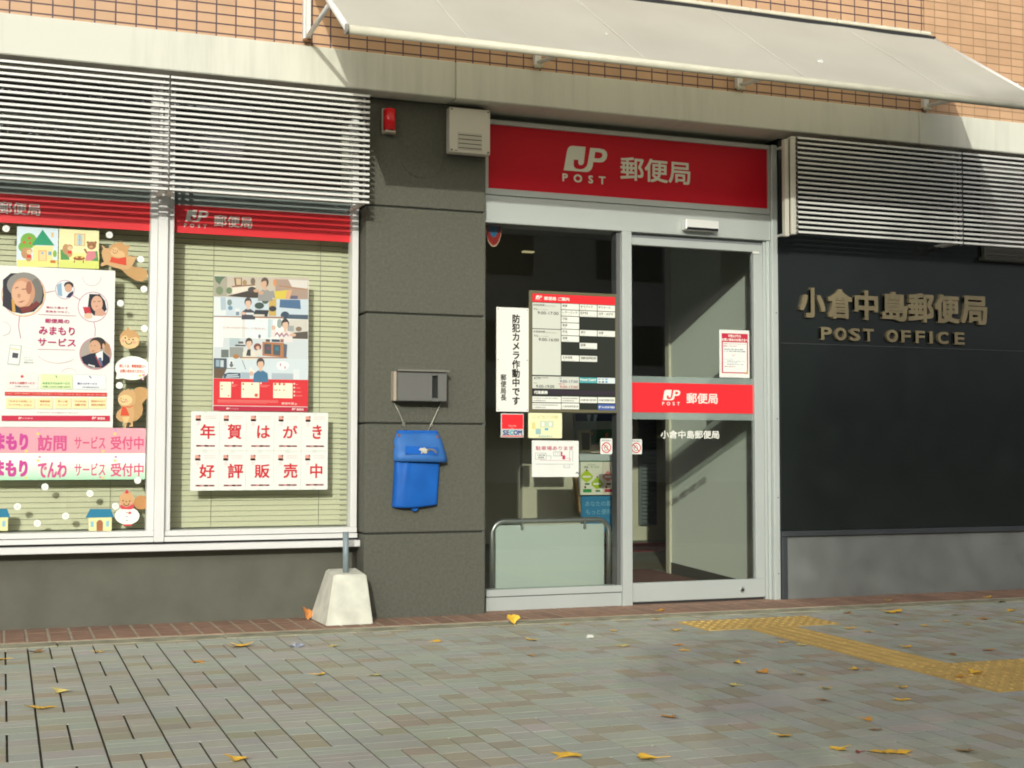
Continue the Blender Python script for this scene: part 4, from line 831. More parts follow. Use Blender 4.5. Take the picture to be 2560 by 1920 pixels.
A5 = [strip(4, 'cfdce0'), ('3a4450', c.poly([(236, 1028), (380, 1030), (380, 1140), (236, 1140)])), ('54402e', c.poly([(236, 1140), (380, 1140), (330, 1248), (236, 1245)])), ('86a2b4', c.rect(260, 1045, 300, 1120)), ('c0ccd0', c.rect(310, 1050, 345, 1125)), ('e6eaea', c.rect(405, 1050, 450, 1135)), ('3a3c3e', c.ell(430, 1075, 12, 12)), ('5a5c5e', c.ell(430, 1105, 20, 22)), ('5a4a3a', c.rect(380, 1136, 480, 1146)), ('2f4054', c.poly([(350, 1200), (400, 1185), (530, 1190), (530, 1248), (340, 1246)])), ('b6c6cc', c.poly([(380, 1205), (500, 1200), (500, 1215), (380, 1222)])), ('b6c6cc', c.poly([(370, 1228), (515, 1222), (515, 1236), (370, 1242)])), ('9db0bc', c.poly([(535, 1180), (630, 1185), (630, 1250), (535, 1248)])), ('a6b6c0', c.poly([(870, 1190), (1105, 1196), (1105, 1260), (870, 1256)])), ('dde4e4', c.rect(1105, 1150, 1170, 1262)), ('e8eeee', c.ell(990, 1110, 70, 50)), ('c88a94', c.ell(965, 1100, 8, 18)), ('c88a94', c.ell(1015, 1130, 8, 16))] + person(748, 1085, 64, '3a2f2a', 'ddb294', '33658a') + [('e8e6da', c.poly([(630, 1115), (690, 1178), (650, 1190), (625, 1185)])), ('d8ac90', c.ell(648, 1195, 22, 24)), ('4a453c', c.poly([(545, 1050), (550, 1048), (588, 1150), (582, 1152)]))]
for a_ in (A1, A2, A3, A4, A5): art(t, a_, YW-.0002, 'picture', .16)
b = flat(); rd = paint('d93a40'); rd2 = paint('b83048')
b.poly(c.poly([(234, 1248), (1268, 1266), (1266, 1558), (232, 1542)]), YW-.0004, rd); b.poly(c.poly([(232, 1548), (1266, 1564), (1264, 1614), (230, 1602)]), YW-.0004, rd2)
for x0, y0, x1, y1 in ((305, 1285, 424, 1458), (540, 1290, 733, 1462), (888, 1298, 1096, 1466)): b.poly(c.rect(x0, y0, x1, y1), YW-.0008, paint('f1ecd0'))
for x, y, r_ in ((326, 1330, 9), (326, 1366, 9), (560, 1310, 11), (560, 1368, 9), (655, 1312, 10), (700, 1432, 20), (908, 1312, 13), (956, 1312, 13), (1004, 1314, 13), (905, 1376, 8), (925, 1376, 8), (957, 1376, 8), (1004, 1378, 8), (398, 1438, 9)): b.poly(c.ell(x, y, r_, r_, 10), YW-.0011, paint('d8604c'))
for x, y in ((442, 1296), (752, 1302), (1116, 1308), (1116, 1350), (1116, 1394), (1116, 1436)): b.poly(c.ell(x, y, 10, 10, 10), YW-.0008, paint('f4dcd4'))
W_ = paint('f2d8d0')
for x, y, wd in ((430, 1318, 66), (432, 1332, 40), (744, 1322, 104), (744, 1336, 80), (1132, 1312, 24), (1132, 1350, 50), (1132, 1394, 60), (1132, 1436, 72)): b.poly(c.rect(x, y, x+wd, y+6), YW-.0008, paint('ec9a90'))
for k in range(4): b.poly(c.rect(280, 1486+10*k, 940-120*(k == 3), 1490+10*k), YW-.0008, paint('e4807a'))
text_in(b, '郵便年賀.jp', c.box(978, 1510, 1145, 1540), YW-.0011, W_, .015); emblem_in(b, c.box(1090, 1572, 1132, 1596), YW-.0011, W_); text_in(b, '郵便局', c.box(1142, 1574, 1218, 1602), YW-.0011, W_, .02); emblem_in(b, c.box(374, 1568, 414, 1588), YW-.0011, W_); text_in(b, '日本郵便', c.box(420, 1574, 508, 1588), YW-.0011, paint('e0a0a8'))
b.build('red_foot', None, t); text(t, 'このつながりは、一生もの。', c.box(338, 682, 808, 716), YW-.0035, paint('e39a98'), .005, name='slogan')

c = Crop(440, 1000, .20796, YW-.004)
cols = [180, 522, 845, 1180, 1505, 1828]; names = '年賀はがき好評販売中'
boxes = [(292, 292, 470, 468), (620, 288, 786, 470), (975, 305, 1128, 460), (1285, 305, 1458, 460), (1640, 300, 1752, 468), (280, 772, 462, 940), (622, 765, 805, 942), (945, 772, 1125, 938), (1292, 762, 1458, 938), (1612, 765, 1758, 938)]
what = ['top left', 'top second from left', 'top middle', 'top second from right', 'top right', 'bottom left', 'bottom second from left', 'bottom middle', 'bottom second from right', 'bottom right']
for k, ch in enumerate(names):
    i, j = k % 5, k//5; x0, x1 = c(cols[i], 300)[0], c(cols[i+1], 300)[0]; zt_, zb_ = ((1.108, .899), (.899, .690))[j]
    t = thing('postcard', 'white card with red character %s, %s of the ten on the right window' % (ch, what[k]), 'card', (x0, YW, zb_), 'ten lettered cards on the right window')
    b = MB(); b.box(x0+.0005, x1-.0005, YW-.004-.0006*(k % 2), YW-.0025, zb_+.0005, zt_-.0005); b.build('sheet', M_paper, t)
    yy = YW-.0052; ty = -0 if j == 0 else 0
    text(t, ch, c.box(*boxes[k]), yy-.0004, paint('cf2f38'), .022, name='character')
    wx = x1-x0
    P = lambda u0, u1, v0, v1: [(x0+u0*wx, zb_+v0*.209), (x0+u1*wx, zb_+v0*.209), (x0+u1*wx, zb_+v1*.209), (x0+u0*wx, zb_+v1*.209)]
    for nm, L in (('stamp', [('e2a090', P(.16, .34, .76, .90)), ('d86a60', P(.16, .34, .76, .81)), ('c05a4a', P(.29, .34, .86, .90)), ('f0dcd6', P(.19, .31, .64, .74))]),
                  ('bottom_strip', [('d89a98', P(.18, .85, .105, .15)), ('a85a5a', P(.2, .36, .115, .14)), ('d23a3e', P(.48, .62, .108, .148)), ('a85a5a', P(.68, .84, .115, .14))]),
                  ('postcode_boxes', [('e0b0a8', P(.47+.065*q, .475+.065*q, .815, .885)) for q in range(7)]+[('e0b0a8', P(.47, .865, .815, .82)), ('e0b0a8', P(.47, .865, .88, .885))])):
        b = flat()
        for col, q in L: b.poly(q, yy, paint(col))
        b.build(nm, None, t)
    for v0 in (.01, .95):
        b = flat(); b.poly(P(.42, .58, v0, v0+.035), yy, paint('dfe4da')); b.build('tape', None, t)

# ------------------------------------------------------------------ left window: posters, banners, cut-outs
c = Crop(0, 500, .21700, YW)
t = thing('story_card', 'square picture card of a house with green roof and fruit tree in the left window', 'picture card', (-2.36, YW, 1.83))
b = MB(); b.box(-2.461, -2.263, YW-.0012, YW, 1.834, 2.0335); b.build('sheet', paint('d8e9f0'), t)
def squirrel(x, y, s, tail=-1, red='d8433a'):
    return [('c09468', c.ell(x+tail*.75*s, y+.35*s, .75*s, 1.1*s)), ('c79c70', c.ell(x, y+1.25*s, .62*s, .8*s)), ('c79c70', c.ell(x, y, .72*s, .66*s)), ('e6cfa0', c.ell(x+.12*s, y+.16*s, .5*s, .42*s)), (red, c.rect(x-.35*s, y+.72*s, x+.45*s, y+1.35*s)), ('4a3830', c.ell(x-.08*s, y+.1*s, .07*s)), ('4a3830', c.ell(x+.32*s, y+.1*s, .07*s))]
art(t, [('e9e58c', c.poly([(195, 690), (665, 690), (668, 775), (195, 768)])), ('7cb24a', c.ell(330, 470, 95, 90)), ('7cb24a', c.ell(270, 540, 60, 60)), ('d8553c', c.ell(338, 440, 16)), ('d8553c', c.ell(278, 488, 16)), ('d8553c', c.ell(345, 497, 14)), ('f0e29a', c.poly([(378, 530), (610, 530), (606, 700), (378, 700)])), ('2f9a70', c.poly([(490, 340), (628, 525), (368, 518)])), ('e7b078', c.poly([(440, 580), (538, 580), (538, 702), (442, 702)])), ('f2d49c', c.poly([(452, 592), (528, 592), (528, 696), (454, 696)])), ('8fb8d0', c.rect(474, 598, 502, 626)), ('7aa8c8', c.rect(556, 592, 592, 638)), ('8ab84e', c.ell(632, 620, 22, 40)), ('c8783c', c.rect(580, 694, 640, 728)), ('e8c89a', c.rect(588, 375, 618, 430))] + squirrel(330, 590, 58), YW-.0012)
t = thing('story_card', 'square picture card of animals having tea at a table in the left window', 'picture card', (-2.16, YW, 1.83))
b = MB(); b.box(-2.259, -2.063, YW-.0012, YW, 1.836, 2.0335); b.build('sheet', paint('f3eeb8'), t)
art(t, [('dbe27c', c.poly([(680, 700), (1140, 700), (1140, 796), (680, 780)])), ('f0e89a', c.poly([(682, 610), (1142, 610), (1142, 700), (680, 700)])), ('d8a078', c.rect(858, 385, 980, 532)), ('f0dc90', c.rect(866, 392, 972, 526)), ('a8d0dc', c.rect(888, 398, 948, 522)), ('d8a078', c.rect(914, 396, 922, 524)), ('d8a078', c.rect(888, 458, 948, 466)), ('5a9a58', c.poly([(695, 570), (780, 580), (800, 690), (700, 690)])), ('5a9a58', c.poly([(1060, 600), (1120, 585), (1135, 705), (1050, 700)])), ('9a5c38', c.ell(912, 672, 68, 24)), ('9a5c38', c.rect(852, 690, 862, 725)), ('9a5c38', c.rect(955, 692, 965, 728)), ('e8d060', c.ell(885, 660, 16, 8)), ('e8d060', c.ell(945, 662, 16, 8)), ('d98890', c.poly([(1010, 590), (1095, 590), (1110, 660), (1050, 700), (980, 700), (990, 650)])), ('a0704a', c.ell(1055, 525, 52, 46)), ('a0704a', c.ell(1012, 490, 16)), ('a0704a', c.ell(1100, 492, 16)), ('d0a478', c.ell(1050, 540, 22, 16)), ('3a2820', c.ell(1036, 524, 5)), ('3a2820', c.ell(1074, 526, 5)), ('a0704a', c.poly([(960, 565), (985, 560), (1010, 605), (995, 622)]))] + squirrel(800, 548, 54), YW-.0012)

def cutout(name, label, items, y=YW, crop=None, cat='cut-out'):
    "a card cut-out: the first item is its outline, the rest is printed on it"
    b = MB(); bodies, prints = items
    for k, (col, pts) in enumerate(bodies): b.poly(pts, y-.0006*k, paint(col), .001)
    o = b.build(name, None); tag(o, label, cat); o.data.name = name
    if prints:
        b2 = flat()
        for k, (col, pts) in enumerate(prints): b2.poly(pts, y-.0006*len(bodies)-.0003-.00006*k, paint(col))
        b2.build('face', None, o)
    return o
def face(x, y, s, rot=0):
    ca, sa = math.cos(R(rot)), math.sin(R(rot)); q = lambda u, v: (x+s*(u*ca-v*sa), y+s*(u*sa+v*ca))
    L = []
    for u, v, r_ in ((-.42, 0, .09), (.42, .06, .09), (0, .1, .08)): p = q(u, v); L.append(('3a2c26', c.ell(p[0], p[1], r_*s, None, 10)))
    for u in (-.6, .6): p = q(u, .34); L.append(('e8a48c', c.ell(p[0], p[1], .17*s, None, 12)))
    arc = [q(.3*math.cos(a), .3+.28*math.sin(a)) for a in [math.pi*k/8 for k in range(9)]]; arc2 = [q(.38*math.cos(a), .3+.36*math.sin(a)) for a in [math.pi*k/8 for k in range(9)]]
    L.append(('3a2c26', c.poly(arc+arc2[::-1]))); return L
cutout('squirrel_cutout', 'flying squirrel cut-out with red apron at the top of the left window', (
    [('c29a66', c.poly([(1300, 760), (1400, 800), (1470, 870), (1560, 925), (1640, 940), (1690, 900), (1702, 850), (1680, 800), (1620, 772), (1560, 775), (1530, 765), (1500, 700), (1400, 700)])),
     ('d3aa78', c.poly([(1165, 522), (1195, 530), (1215, 555), (1262, 560), (1300, 600), (1460, 640), (1545, 655), (1570, 640), (1568, 660), (1550, 700), (1520, 765), (1470, 800), (1400, 800), (1310, 775), (1225, 745), (1175, 765), (1155, 745), (1180, 720), (1200, 710), (1172, 640), (1172, 590), (1190, 560)])),
     ('cfa06a', c.poly([(1262, 590), (1270, 540), (1310, 500), (1360, 490), (1390, 492), (1412, 480), (1420, 505), (1455, 525), (1495, 520), (1490, 545), (1470, 575), (1478, 620), (1450, 655), (1390, 670), (1320, 662), (1278, 635)]))],
    [('e3bd88', c.poly([(1268, 590), (1300, 550), (1340, 545), (1370, 580), (1410, 590), (1440, 620), (1440, 655), (1390, 666), (1320, 658), (1280, 630)])), ('d9503a', c.poly([(1282, 655), (1360, 675), (1452, 658), (1456, 755), (1360, 735), (1265, 715)]))] + face(1328, 578, 62, 14)))
c = Crop(0, 640, .18083, YW)
cutout('squirrel_cutout', 'round squirrel head cut-out peeking above the white speech bubble', (
    [('cba06c', c.poly([(1655, 1150), (1665, 1080), (1710, 1030), (1745, 1020), (1770, 975), (1790, 1015), (1850, 1040), (1875, 1015), (1895, 1060), (1925, 1110), (1932, 1160), (1915, 1230), (1870, 1270), (1800, 1285), (1730, 1272), (1675, 1225)]))],
    [('e6c690', c.poly([(1660, 1160), (1690, 1110), (1740, 1095), (1780, 1140), (1830, 1130), (1880, 1120), (1922, 1150), (1910, 1228), (1868, 1266), (1800, 1280), (1732, 1268), (1680, 1222)]))] + face(1786, 1140, 130, 8)))
t = thing('speech_bubble', 'white speech bubble cut-out with red writing at the right edge of the left window', 'cut-out', (-1.89, YW, 1.27))
b = MB(); b.poly(c.ell(1830, 1550, 240, 165, 28), YW, paint('eef2ea'), .001); b.poly(c.poly([(1620, 1620), (1720, 1690), (1600, 1702)]), YW+.0003, paint('eef2ea'), .0007); b.build('sheet', None, t)
text(t, '詳しくは、郵便局窓口へ', c.box(1650, 1495, 2020, 1550), YW-.0006, paint('d8583c'), .03); text(t, 'お問い合わせください。', c.box(1660, 1565, 2005, 1620), YW-.0006, paint('d8583c'), .03)
art(t, [('e6d460', c.ell(1935, 1655, 22, 18, 8)), ('e8a0b0', c.ell(1985, 1645, 24, 20, 8)), ('e0b0c0', c.ell(1975, 1700, 18, 16, 8))], YW-.0004)
c = Crop(0, 900, .18083, YW)
cutout('squirrel_cutout', 'standing squirrel cut-out with red bib under the speech bubble', (
    [('c29a66', c.poly([(1840, 420), (1880, 385), (1950, 372), (2020, 390), (2058, 440), (2050, 510), (2000, 560), (1965, 600), (1975, 680), (1960, 760), (1900, 830), (1840, 850), (1800, 600)])),
     ('d0a874', c.poly([(1635, 520), (1650, 470), (1700, 425), (1750, 410), (1775, 395), (1800, 415), (1850, 430), (1880, 500), (1870, 590), (1840, 640), (1860, 720), (1850, 800), (1835, 850), (1840, 920), (1785, 922), (1780, 910), (1810, 890), (1800, 860), (1755, 870), (1740, 945), (1715, 940), (1720, 860), (1650, 845), (1602, 790), (1620, 720), (1680, 660), (1670, 630), (1640, 580)]))],
    [('e8cc94', c.ell(1730, 555, 100, 75)), ('e4c48a', c.poly([(1690, 790), (1790, 780), (1770, 860), (1720, 870)])), ('d9553a', c.poly([(1690, 640), (1740, 650), (1790, 770), (1662, 770)])), ('d9553a', c.poly([(1745, 640), (1800, 645), (1840, 620), (1838, 635), (1800, 658), (1745, 654)]))] + face(1708, 535, 82, 8)))
# mimamori poster
c = Crop(0, 640, .18083, YW); c9 = Crop(0, 900, .18083, YW)
t = thing('service_poster', 'large white poster of linked round portraits with magenta lettering in the left window', 'poster', (-2.27, YW, 1.018))
b = MB(); b.box(-2.575, -1.9795, YW-.001, YW, 1.018, 1.831); b.build('sheet', M_paper, t)
def ring(cx, cy, r, col, wd=5, a0=0, a1=360, n=30):
    return (col, c.ell(cx, cy, r+wd, None, n, a0, a1)+c.ell(cx, cy, r, None, n, a0, a1)[::-1]) if a1-a0 < 360 else (col, c.ell(cx, cy, r+wd, None, n))
IT = [ring(325, 535, 302, 'd8a0b0', 6), ('e8cf96', c.ell(325, 535, 300)), ('f2f2ea', c.ell(318, 535, 286)),
      ('34323c', c.poly([(40, 330), (150, 238), (400, 238), (520, 320), (590, 420), (610, 540), (590, 650), (470, 770), (300, 800), (160, 770), (36, 690)])), ('8f8c86', c.ell(330, 400, 235, 175)), ('77746f', c.ell(500, 500, 90, 190)), ('c99676', c.ell(320, 510, 165, 210)), ('dcae8e', c.ell(290, 520, 130, 180)), ('a8705a', c.ell(400, 440, 40, 90)), ('d0a050', c.poly([(160, 590), (200, 620), (215, 770), (170, 770)])), ('7a3a34', c.poly([(270, 710), (420, 690), (500, 620), (560, 660), (420, 770), (310, 790)])), ('8a5c4c', c.poly([(205, 440), (250, 425), (255, 436), (210, 452)])), ('8a5c4c', c.poly([(300, 455), (370, 450), (372, 462), (302, 468)])), ('a0584c', c.poly([(240, 640), (350, 610), (300, 645)])), ('c08a70', c.ell(262, 550, 22, 30)),
      ring(897, 465, 128, 'c88a9c', 6), ('dfe6ea', c.ell(897, 465, 126)), ('8fb0c4', c.poly([(785, 400), (850, 370), (860, 560), (800, 540)])), ('3a3438', c.ell(950, 405, 66, 50)), ('d2a488', c.ell(945, 445, 52, 58)), ('2c3450', c.poly([(910, 575), (950, 520), (1010, 480), (1012, 520), (970, 575)])),
      ring(1285, 705, 205, 'c88a9c', 6), ('e6e8e6', c.ell(1285, 705, 202)), ('2c2c34', c.poly([(1235, 525), (1380, 530), (1450, 620), (1475, 740), (1400, 830), (1300, 825), (1210, 740)])), ('d8aa90', c.ell(1340, 660, 80, 110)), ('d0a088', c.poly([(1320, 740), (1400, 720), (1470, 800), (1420, 830), (1310, 825)])), ('c03a44', c.poly([(1145, 705), (1240, 705), (1260, 800), (1170, 800)])), ('e4c0a4', c.ell(1220, 830, 60, 40)), ('9a5a50', c.poly([(1310, 695), (1355, 688), (1335, 703)])), ('4a3834', c.poly([(1290, 630), (1320, 626), (1320, 634), (1290, 638)])), ('4a3834', c.poly([(1350, 626), (1385, 622), (1385, 632), (1350, 634)])),
      ring(1320, 1350, 218, 'c88a9c', 6), ('a9a096', c.ell(1320, 1350, 212)), ('b08a68', c.poly([(1440, 1165), (1518, 1230), (1520, 1380), (1450, 1330)])), ('34302e', c.ell(1350, 1210, 110, 88)), ('d2a686', c.ell(1310, 1265, 82, 100)), ('23283a', c.poly([(1120, 1400), (1250, 1350), (1420, 1320), (1515, 1400), (1520, 1470), (1420, 1545), (1250, 1540), (1150, 1480)])), ('e8ecec', c.poly([(1320, 1350), (1420, 1310), (1420, 1440), (1380, 1480)])), ('5a6a8a', c.poly([(1355, 1410), (1400, 1400), (1420, 1520), (1385, 1530)])), ('b04048', c.poly([(1315, 1380), (1330, 1372), (1400, 1530), (1385, 1536)])), ('e0e0dc', c.poly([(1220, 1495), (1310, 1518), (1310, 1540), (1220, 1515)])), ('4a3a34', c.ell(1262, 1240, 9, 5)), ('4a3a34', c.ell(1312, 1240, 9, 5)), ('8a5448', c.poly([(1262, 1312), (1310, 1306), (1285, 1322)])), ('d2a686', c.ell(1430, 1245, 18, 34)),
      ring(1270, 285, 125, 'd0a0b4', 5, 0, 180), ring(55, 1005, 88, 'd0a0b4', 5, -100, 100), ring(952, 1680, 125, 'e4b8c0', 5, 215, 325), ring(800, 1050, 430, 'e0b4be', 6, 60, 130),
      ('c890a4', c.poly([(630, 500), (760, 478), (760, 486), (632, 512)])), ('c890a4', c.poly([(1005, 540), (1108, 600), (1100, 610), (1000, 550)])), ('c890a4', c.poly([(1290, 905), (1300, 905), (1322, 1010), (1316, 1115), (1306, 1115), (1312, 1010)])), ('c890a4', c.poly([(265, 825), (276, 825), (258, 960), (290, 1140), (280, 1142), (248, 960)])),
      ('c88090', c.poly([(525, 806), (1055, 826), (1055, 832), (525, 812)])), ('c88090', c.poly([(520, 1286), (1045, 1298), (1045, 1303), (520, 1292)])),
      ('b8bcb8', c.poly([(140, 1225), (298, 1240), (265, 1510), (100, 1495)])), ('eceee8', c.poly([(148, 1235), (288, 1248), (258, 1498), (112, 1485)])), ('50505a', c.poly([(175, 1335), (255, 1345), (245, 1415), (165, 1405)])), ('d8d08a', c.poly([(150, 1275), (270, 1290), (268, 1305), (148, 1290)])),
      ('e07a74', c9.rect(85, 182, 525, 190)), ('eee6e0', c9.rect(85, 192, 525, 405)), ('8ac07a', c9.rect(560, 188, 1000, 196)), ('dfecb4', c9.rect(560, 198, 1000, 405)), ('8a98c0', c9.rect(1030, 200, 1460, 207)), ('e8ecec', c9.rect(1030, 209, 1460, 410)), ('d84a50', c9.ell(305, 228, 22, 20, 10)), ('3a8a5a', c9.poly([(766, 215), (776, 212), (792, 246), (782, 248)])), ('3a5090', c9.poly([(1225, 222), (1240, 220), (1268, 250), (1255, 255)])),
      ('d4403c', c9.poly([(66, 440), (1478, 452), (1478, 504), (66, 492)]))] + [('ece6b0', c9.rect(a_, 522, b_, 676)) for a_, b_ in ((85, 478), (505, 728), (756, 980), (1002, 1220), (1245, 1465))] + [('c8304c', c9.poly([(22, 768), (1518, 770), (1518, 845), (22, 842)]))]
art(t, IT, YW-.001)
yy = YW-.0056; mg = paint('c02a6c'); b = flat()
text_in(b, '離れて暮らす', c.box(640, 695, 940, 735), yy, mg, .015); text_in(b, '家族をつなぐ。', c.box(630, 750, 960, 792), yy, mg, .015); b.build('small_slogan', None, t); b = flat(); text_in(b, '郵便局の', c.box(622, 865, 958, 935), yy, mg, .02); text_in(b, 'みまもり', c.box(538, 970, 1030, 1100), yy, mg, .02); text_in(b, 'サービス', c.box(522, 1130, 1045, 1255), yy, mg, .02)
b.build('title', None, t); b = flat(); text_in(b, 'みまもり訪問サービス', c9.box(130, 300, 478, 338), yy, paint('c83a44'), .03); text_in(b, '月額2,500円', c9.box(205, 355, 400, 378), yy, paint('7a7a76')); text_in(b, 'みまもりでんわサービス', c9.box(590, 305, 965, 342), yy, paint('2e9a60'), .03); text_in(b, '月額1,070円 月額1,280円', c9.box(590, 358, 970, 385), yy, paint('3a8a5a'), .02); text_in(b, '駆けつけサービス', c9.box(1070, 312, 1340, 345), yy, paint('4a4a90'), .03); text_in(b, '月額880円', c9.box(1135, 366, 1365, 388), yy, paint('5a5a70'))
text_in(b, 'さらに、みまもり訪問サービスなら追加料金なしでご利用いただける「安心」と「楽しみ」がいっぱい', c9.box(80, 456, 1468, 488), yy, paint('f4dcc8'), .03)
for x0, x1, s1, s2 in ((120, 440, '「みまもり訪問」と', '「いつでも」の安心'), (550, 690, '健康相談', 'ダイヤル'), (800, 932, '楽しい脳', 'トレーニング'), (1030, 1190, '「かんぽの宿」', '優待'), (1262, 1450, '郵便局のみまもり', '提携企業優待')): text_in(b, s1, c9.box(x0, 556, x1, 586), yy, paint('d07a4a'), .02); text_in(b, s2, c9.box(x0, 606, x1, 636), yy, paint('d07a4a'), .02)
b.build('price_rows', None, t); b = flat(); text_in(b, 'みまもりサービス特設サイトはこちら', c9.box(510, 718, 1080, 738), yy, paint('c87078'), .02); emblem_in(b, c9.box(1270, 785, 1330, 820), yy, W_); text_in(b, '郵便局', c9.box(1348, 790, 1450, 825), yy, W_, .03); emblem_in(b, c9.box(255, 788, 300, 820), yy, W_); text_in(b, '日本郵便', c9.box(310, 794, 455, 818), yy, paint('eab0bc'))
b.build('footer_lettering', None, t); b = flat(); text_in(b, 'スマート', c.box(330, 1395, 420, 1412), yy, paint('9a9a9a')); text_in(b, 'フォンから', c.box(330, 1430, 450, 1448), yy, paint('8a8a8a')); text_in(b, '確認できる', c.box(330, 1464, 460, 1484), yy, paint('7a7a7a')); b.build('lettering', None, t)
# banners
c = Crop(0, 900, .18083, YW)
def banner(z0, z1, col, label, words, ys, grad=None):
    t = thing('service_banner', label, 'banner', (-2.2, YW, z0), 'lettered banners in the left window')
    b = MB(); b.box(-2.62, -1.8145, YW-.0012, YW, z0, z1)
    o = b.build('strip', paint(col) if not grad else grad, t)
    b2 = flat(); d0 = ys
    text_in(b2, 'みまもり', (-2.86+.25, c(412, 0)[0], c(0, d0+248)[1], c(0, d0+15)[1]), YW-.0018, paint('cc4b98'), .05)
    text_in(b2, words[0], c.box(522, d0+35, 920, d0+258), YW-.0018, paint('d65a90'), .03); text_in(b2, words[1], c.box(1030, d0+55, 1455, d0+230), YW-.0018, paint('dc5a84'), .012); text_in(b2, words[2], c.box(1530, d0+55, 1985, d0+240), YW-.0018, paint('dc5a84'), .02)
    b2.build('lettering', None, t)
    for x, y_, col_ in ((525, d0+20, 'e8dc6a'), (548, d0-30, 'd8a0c4'), (1590, d0+20, 'e8dc6a'), (1600, d0-30, 'c8a0d0'), (360, d0+258, 'e8dc6a'), (1425, d0+262, 'e8d080'), (1385, d0+250, 'e6a0a8')): b3 = flat(); b3.poly(c.ell(x, y_, 22, 18, 8), YW-.0015, paint(col_)); b3.build('flower_print', None, t)
    return t
def grad_mat():
    m = mat('white_to_green_print', (.8, .82, .76), .5); t_ = m.node_tree; bs = t_.nodes['Principled BSDF']
    g_ = t_.nodes.new('ShaderNodeNewGeometry'); sp = t_.nodes.new('ShaderNodeSeparateXYZ'); t_.links.new(g_.outputs['Position'], sp.inputs[0])
    mr = t_.nodes.new('ShaderNodeMapRange'); mr.inputs[1].default_value = .84; mr.inputs[2].default_value = .752; t_.links.new(sp.outputs[2], mr.inputs[0])
    mx = t_.nodes.new('ShaderNodeMixRGB'); mx.inputs[1].default_value = (.78, .82, .74, 1); mx.inputs[2].default_value = (.36, .62, .42, 1); t_.links.new(mr.outputs[0], mx.inputs[0]); t_.links.new(mx.outputs[0], bs.inputs['Base Color']); return m
banner(.8875, 1.0165, 'e3a8b2', 'pink banner with magenta lettering below the service poster in the left window', ('訪問', 'サービス', '受付中'), 1000)
banner(.7515, .8865, None, 'white and green banner with magenta lettering below the pink banner', ('でんわ', 'サービス', '受付中'), 1370, grad_mat())
# houses, squirrel in a snow suit, snow balls
c = Crop(0, 1140, .21700, YW)
hs_ = lambda dx: ([('e6e2a8', c.poly([(1020+dx, 705), (1288+dx, 705), (1285+dx, 862), (1022+dx, 862)])), ('2f7fa0', c.poly([(1040+dx, 610), (1278+dx, 610), (1312+dx, 705), (985+dx, 712)]))],
                  [('a86a48', c.poly([(1112+dx, 860), (1112+dx, 765), (1130+dx, 742), (1150+dx, 736), (1172+dx, 744), (1186+dx, 768), (1184+dx, 860)])), ('8fc4d8', c.rect(1045+dx, 755, 1078+dx, 818)), ('8fc4d8', c.rect(1222+dx, 748, 1254+dx, 812))])
cutout('house_cutout', 'blue roofed house cut-out beside the snow suited squirrel in the left window', hs_(0))
cutout('house_cutout', 'blue roofed house cut-out at the very left edge of the window', hs_(-1195))
cutout('squirrel_cutout', 'squirrel cut-out in a white snow suit beside the blue roofed house', (
    [('c08c58', c.ell(1628, 535, 88, 82)), ('eff1ea', c.ell(1465, 690, 142, 100)), ('d6a878', c.poly([(1372, 520), (1385, 450), (1430, 415), (1500, 415), (1540, 460), (1545, 530), (1520, 580), (1455, 600), (1395, 575)]))],
    [('d8434a', c.poly([(1445, 400), (1462, 388), (1478, 402), (1482, 432), (1440, 432)])), ('d8505a', c.poly([(1372, 570), (1400, 565), (1455, 590), (1520, 560), (1545, 560), (1540, 600), (1510, 615), (1400, 612)])), ('d8434a', c.rect(1420, 788, 1520, 804)), ('d8434a', c.ell(1495, 655, 18, 14)), ('6a6a70', c.ell(1462, 652, 7)), ('6a6a70', c.ell(1462, 698, 7)), ('6a6a70', c.ell(1462, 742, 7))] + face(1455, 515, 92)))
SNOW = [(c, 518, 355), (c, 1035, 432), (c, 200, 582), (c, 755, 692), (c, 430, 775), (c, 1330, 577), (c, 1585, 282)]
ca_ = Crop(0, 500, .21700, YW); SNOW += [(ca_, 1260, 403), (ca_, 1620, 683), (ca_, 1658, 1027), (ca_, 1387, 1190), (ca_, 1663, 1480), (ca_, 70, 330)]; SNOW += [(Crop(0, 900, .18083, YW), 1650, 352)]
SL = ['white snowball sticker between the green banner and the sill, left of centre', 'white snowball sticker above the blue roofed house', 'white snowball sticker right of the house at the left edge', 'white snowball sticker left of the blue roofed house', 'lowest white snowball sticker near the sill of the left window', 'white snowball sticker touching the snow suited squirrel', 'white snowball sticker on the lower corner of the green banner', 'white snowball sticker above the flying squirrel', 'white snowball sticker right of the flying squirrel by its arm', 'white snowball sticker under the flying squirrel tail', 'white snowball sticker beside the service poster edge, mid height', 'white snowball sticker at the ear of the round squirrel head', 'white snowball sticker left of the green roofed house card', 'white snowball sticker above the standing squirrel']
for (cc, u, v), lab in zip(SNOW, SL):
    p = cc(u, v); b = MB(); b.disc(p[0], p[1], .0172, YW-.0026, YW-.0012, 18, paint('f4f6f0')); b.disc(p[0], p[1], .009, YW-.003, YW-.0025, 14, paint('dfe6e2'))
    tag(b.build('snow_sticker', None), lab, 'sticker', 'snowball stickers on the left window')

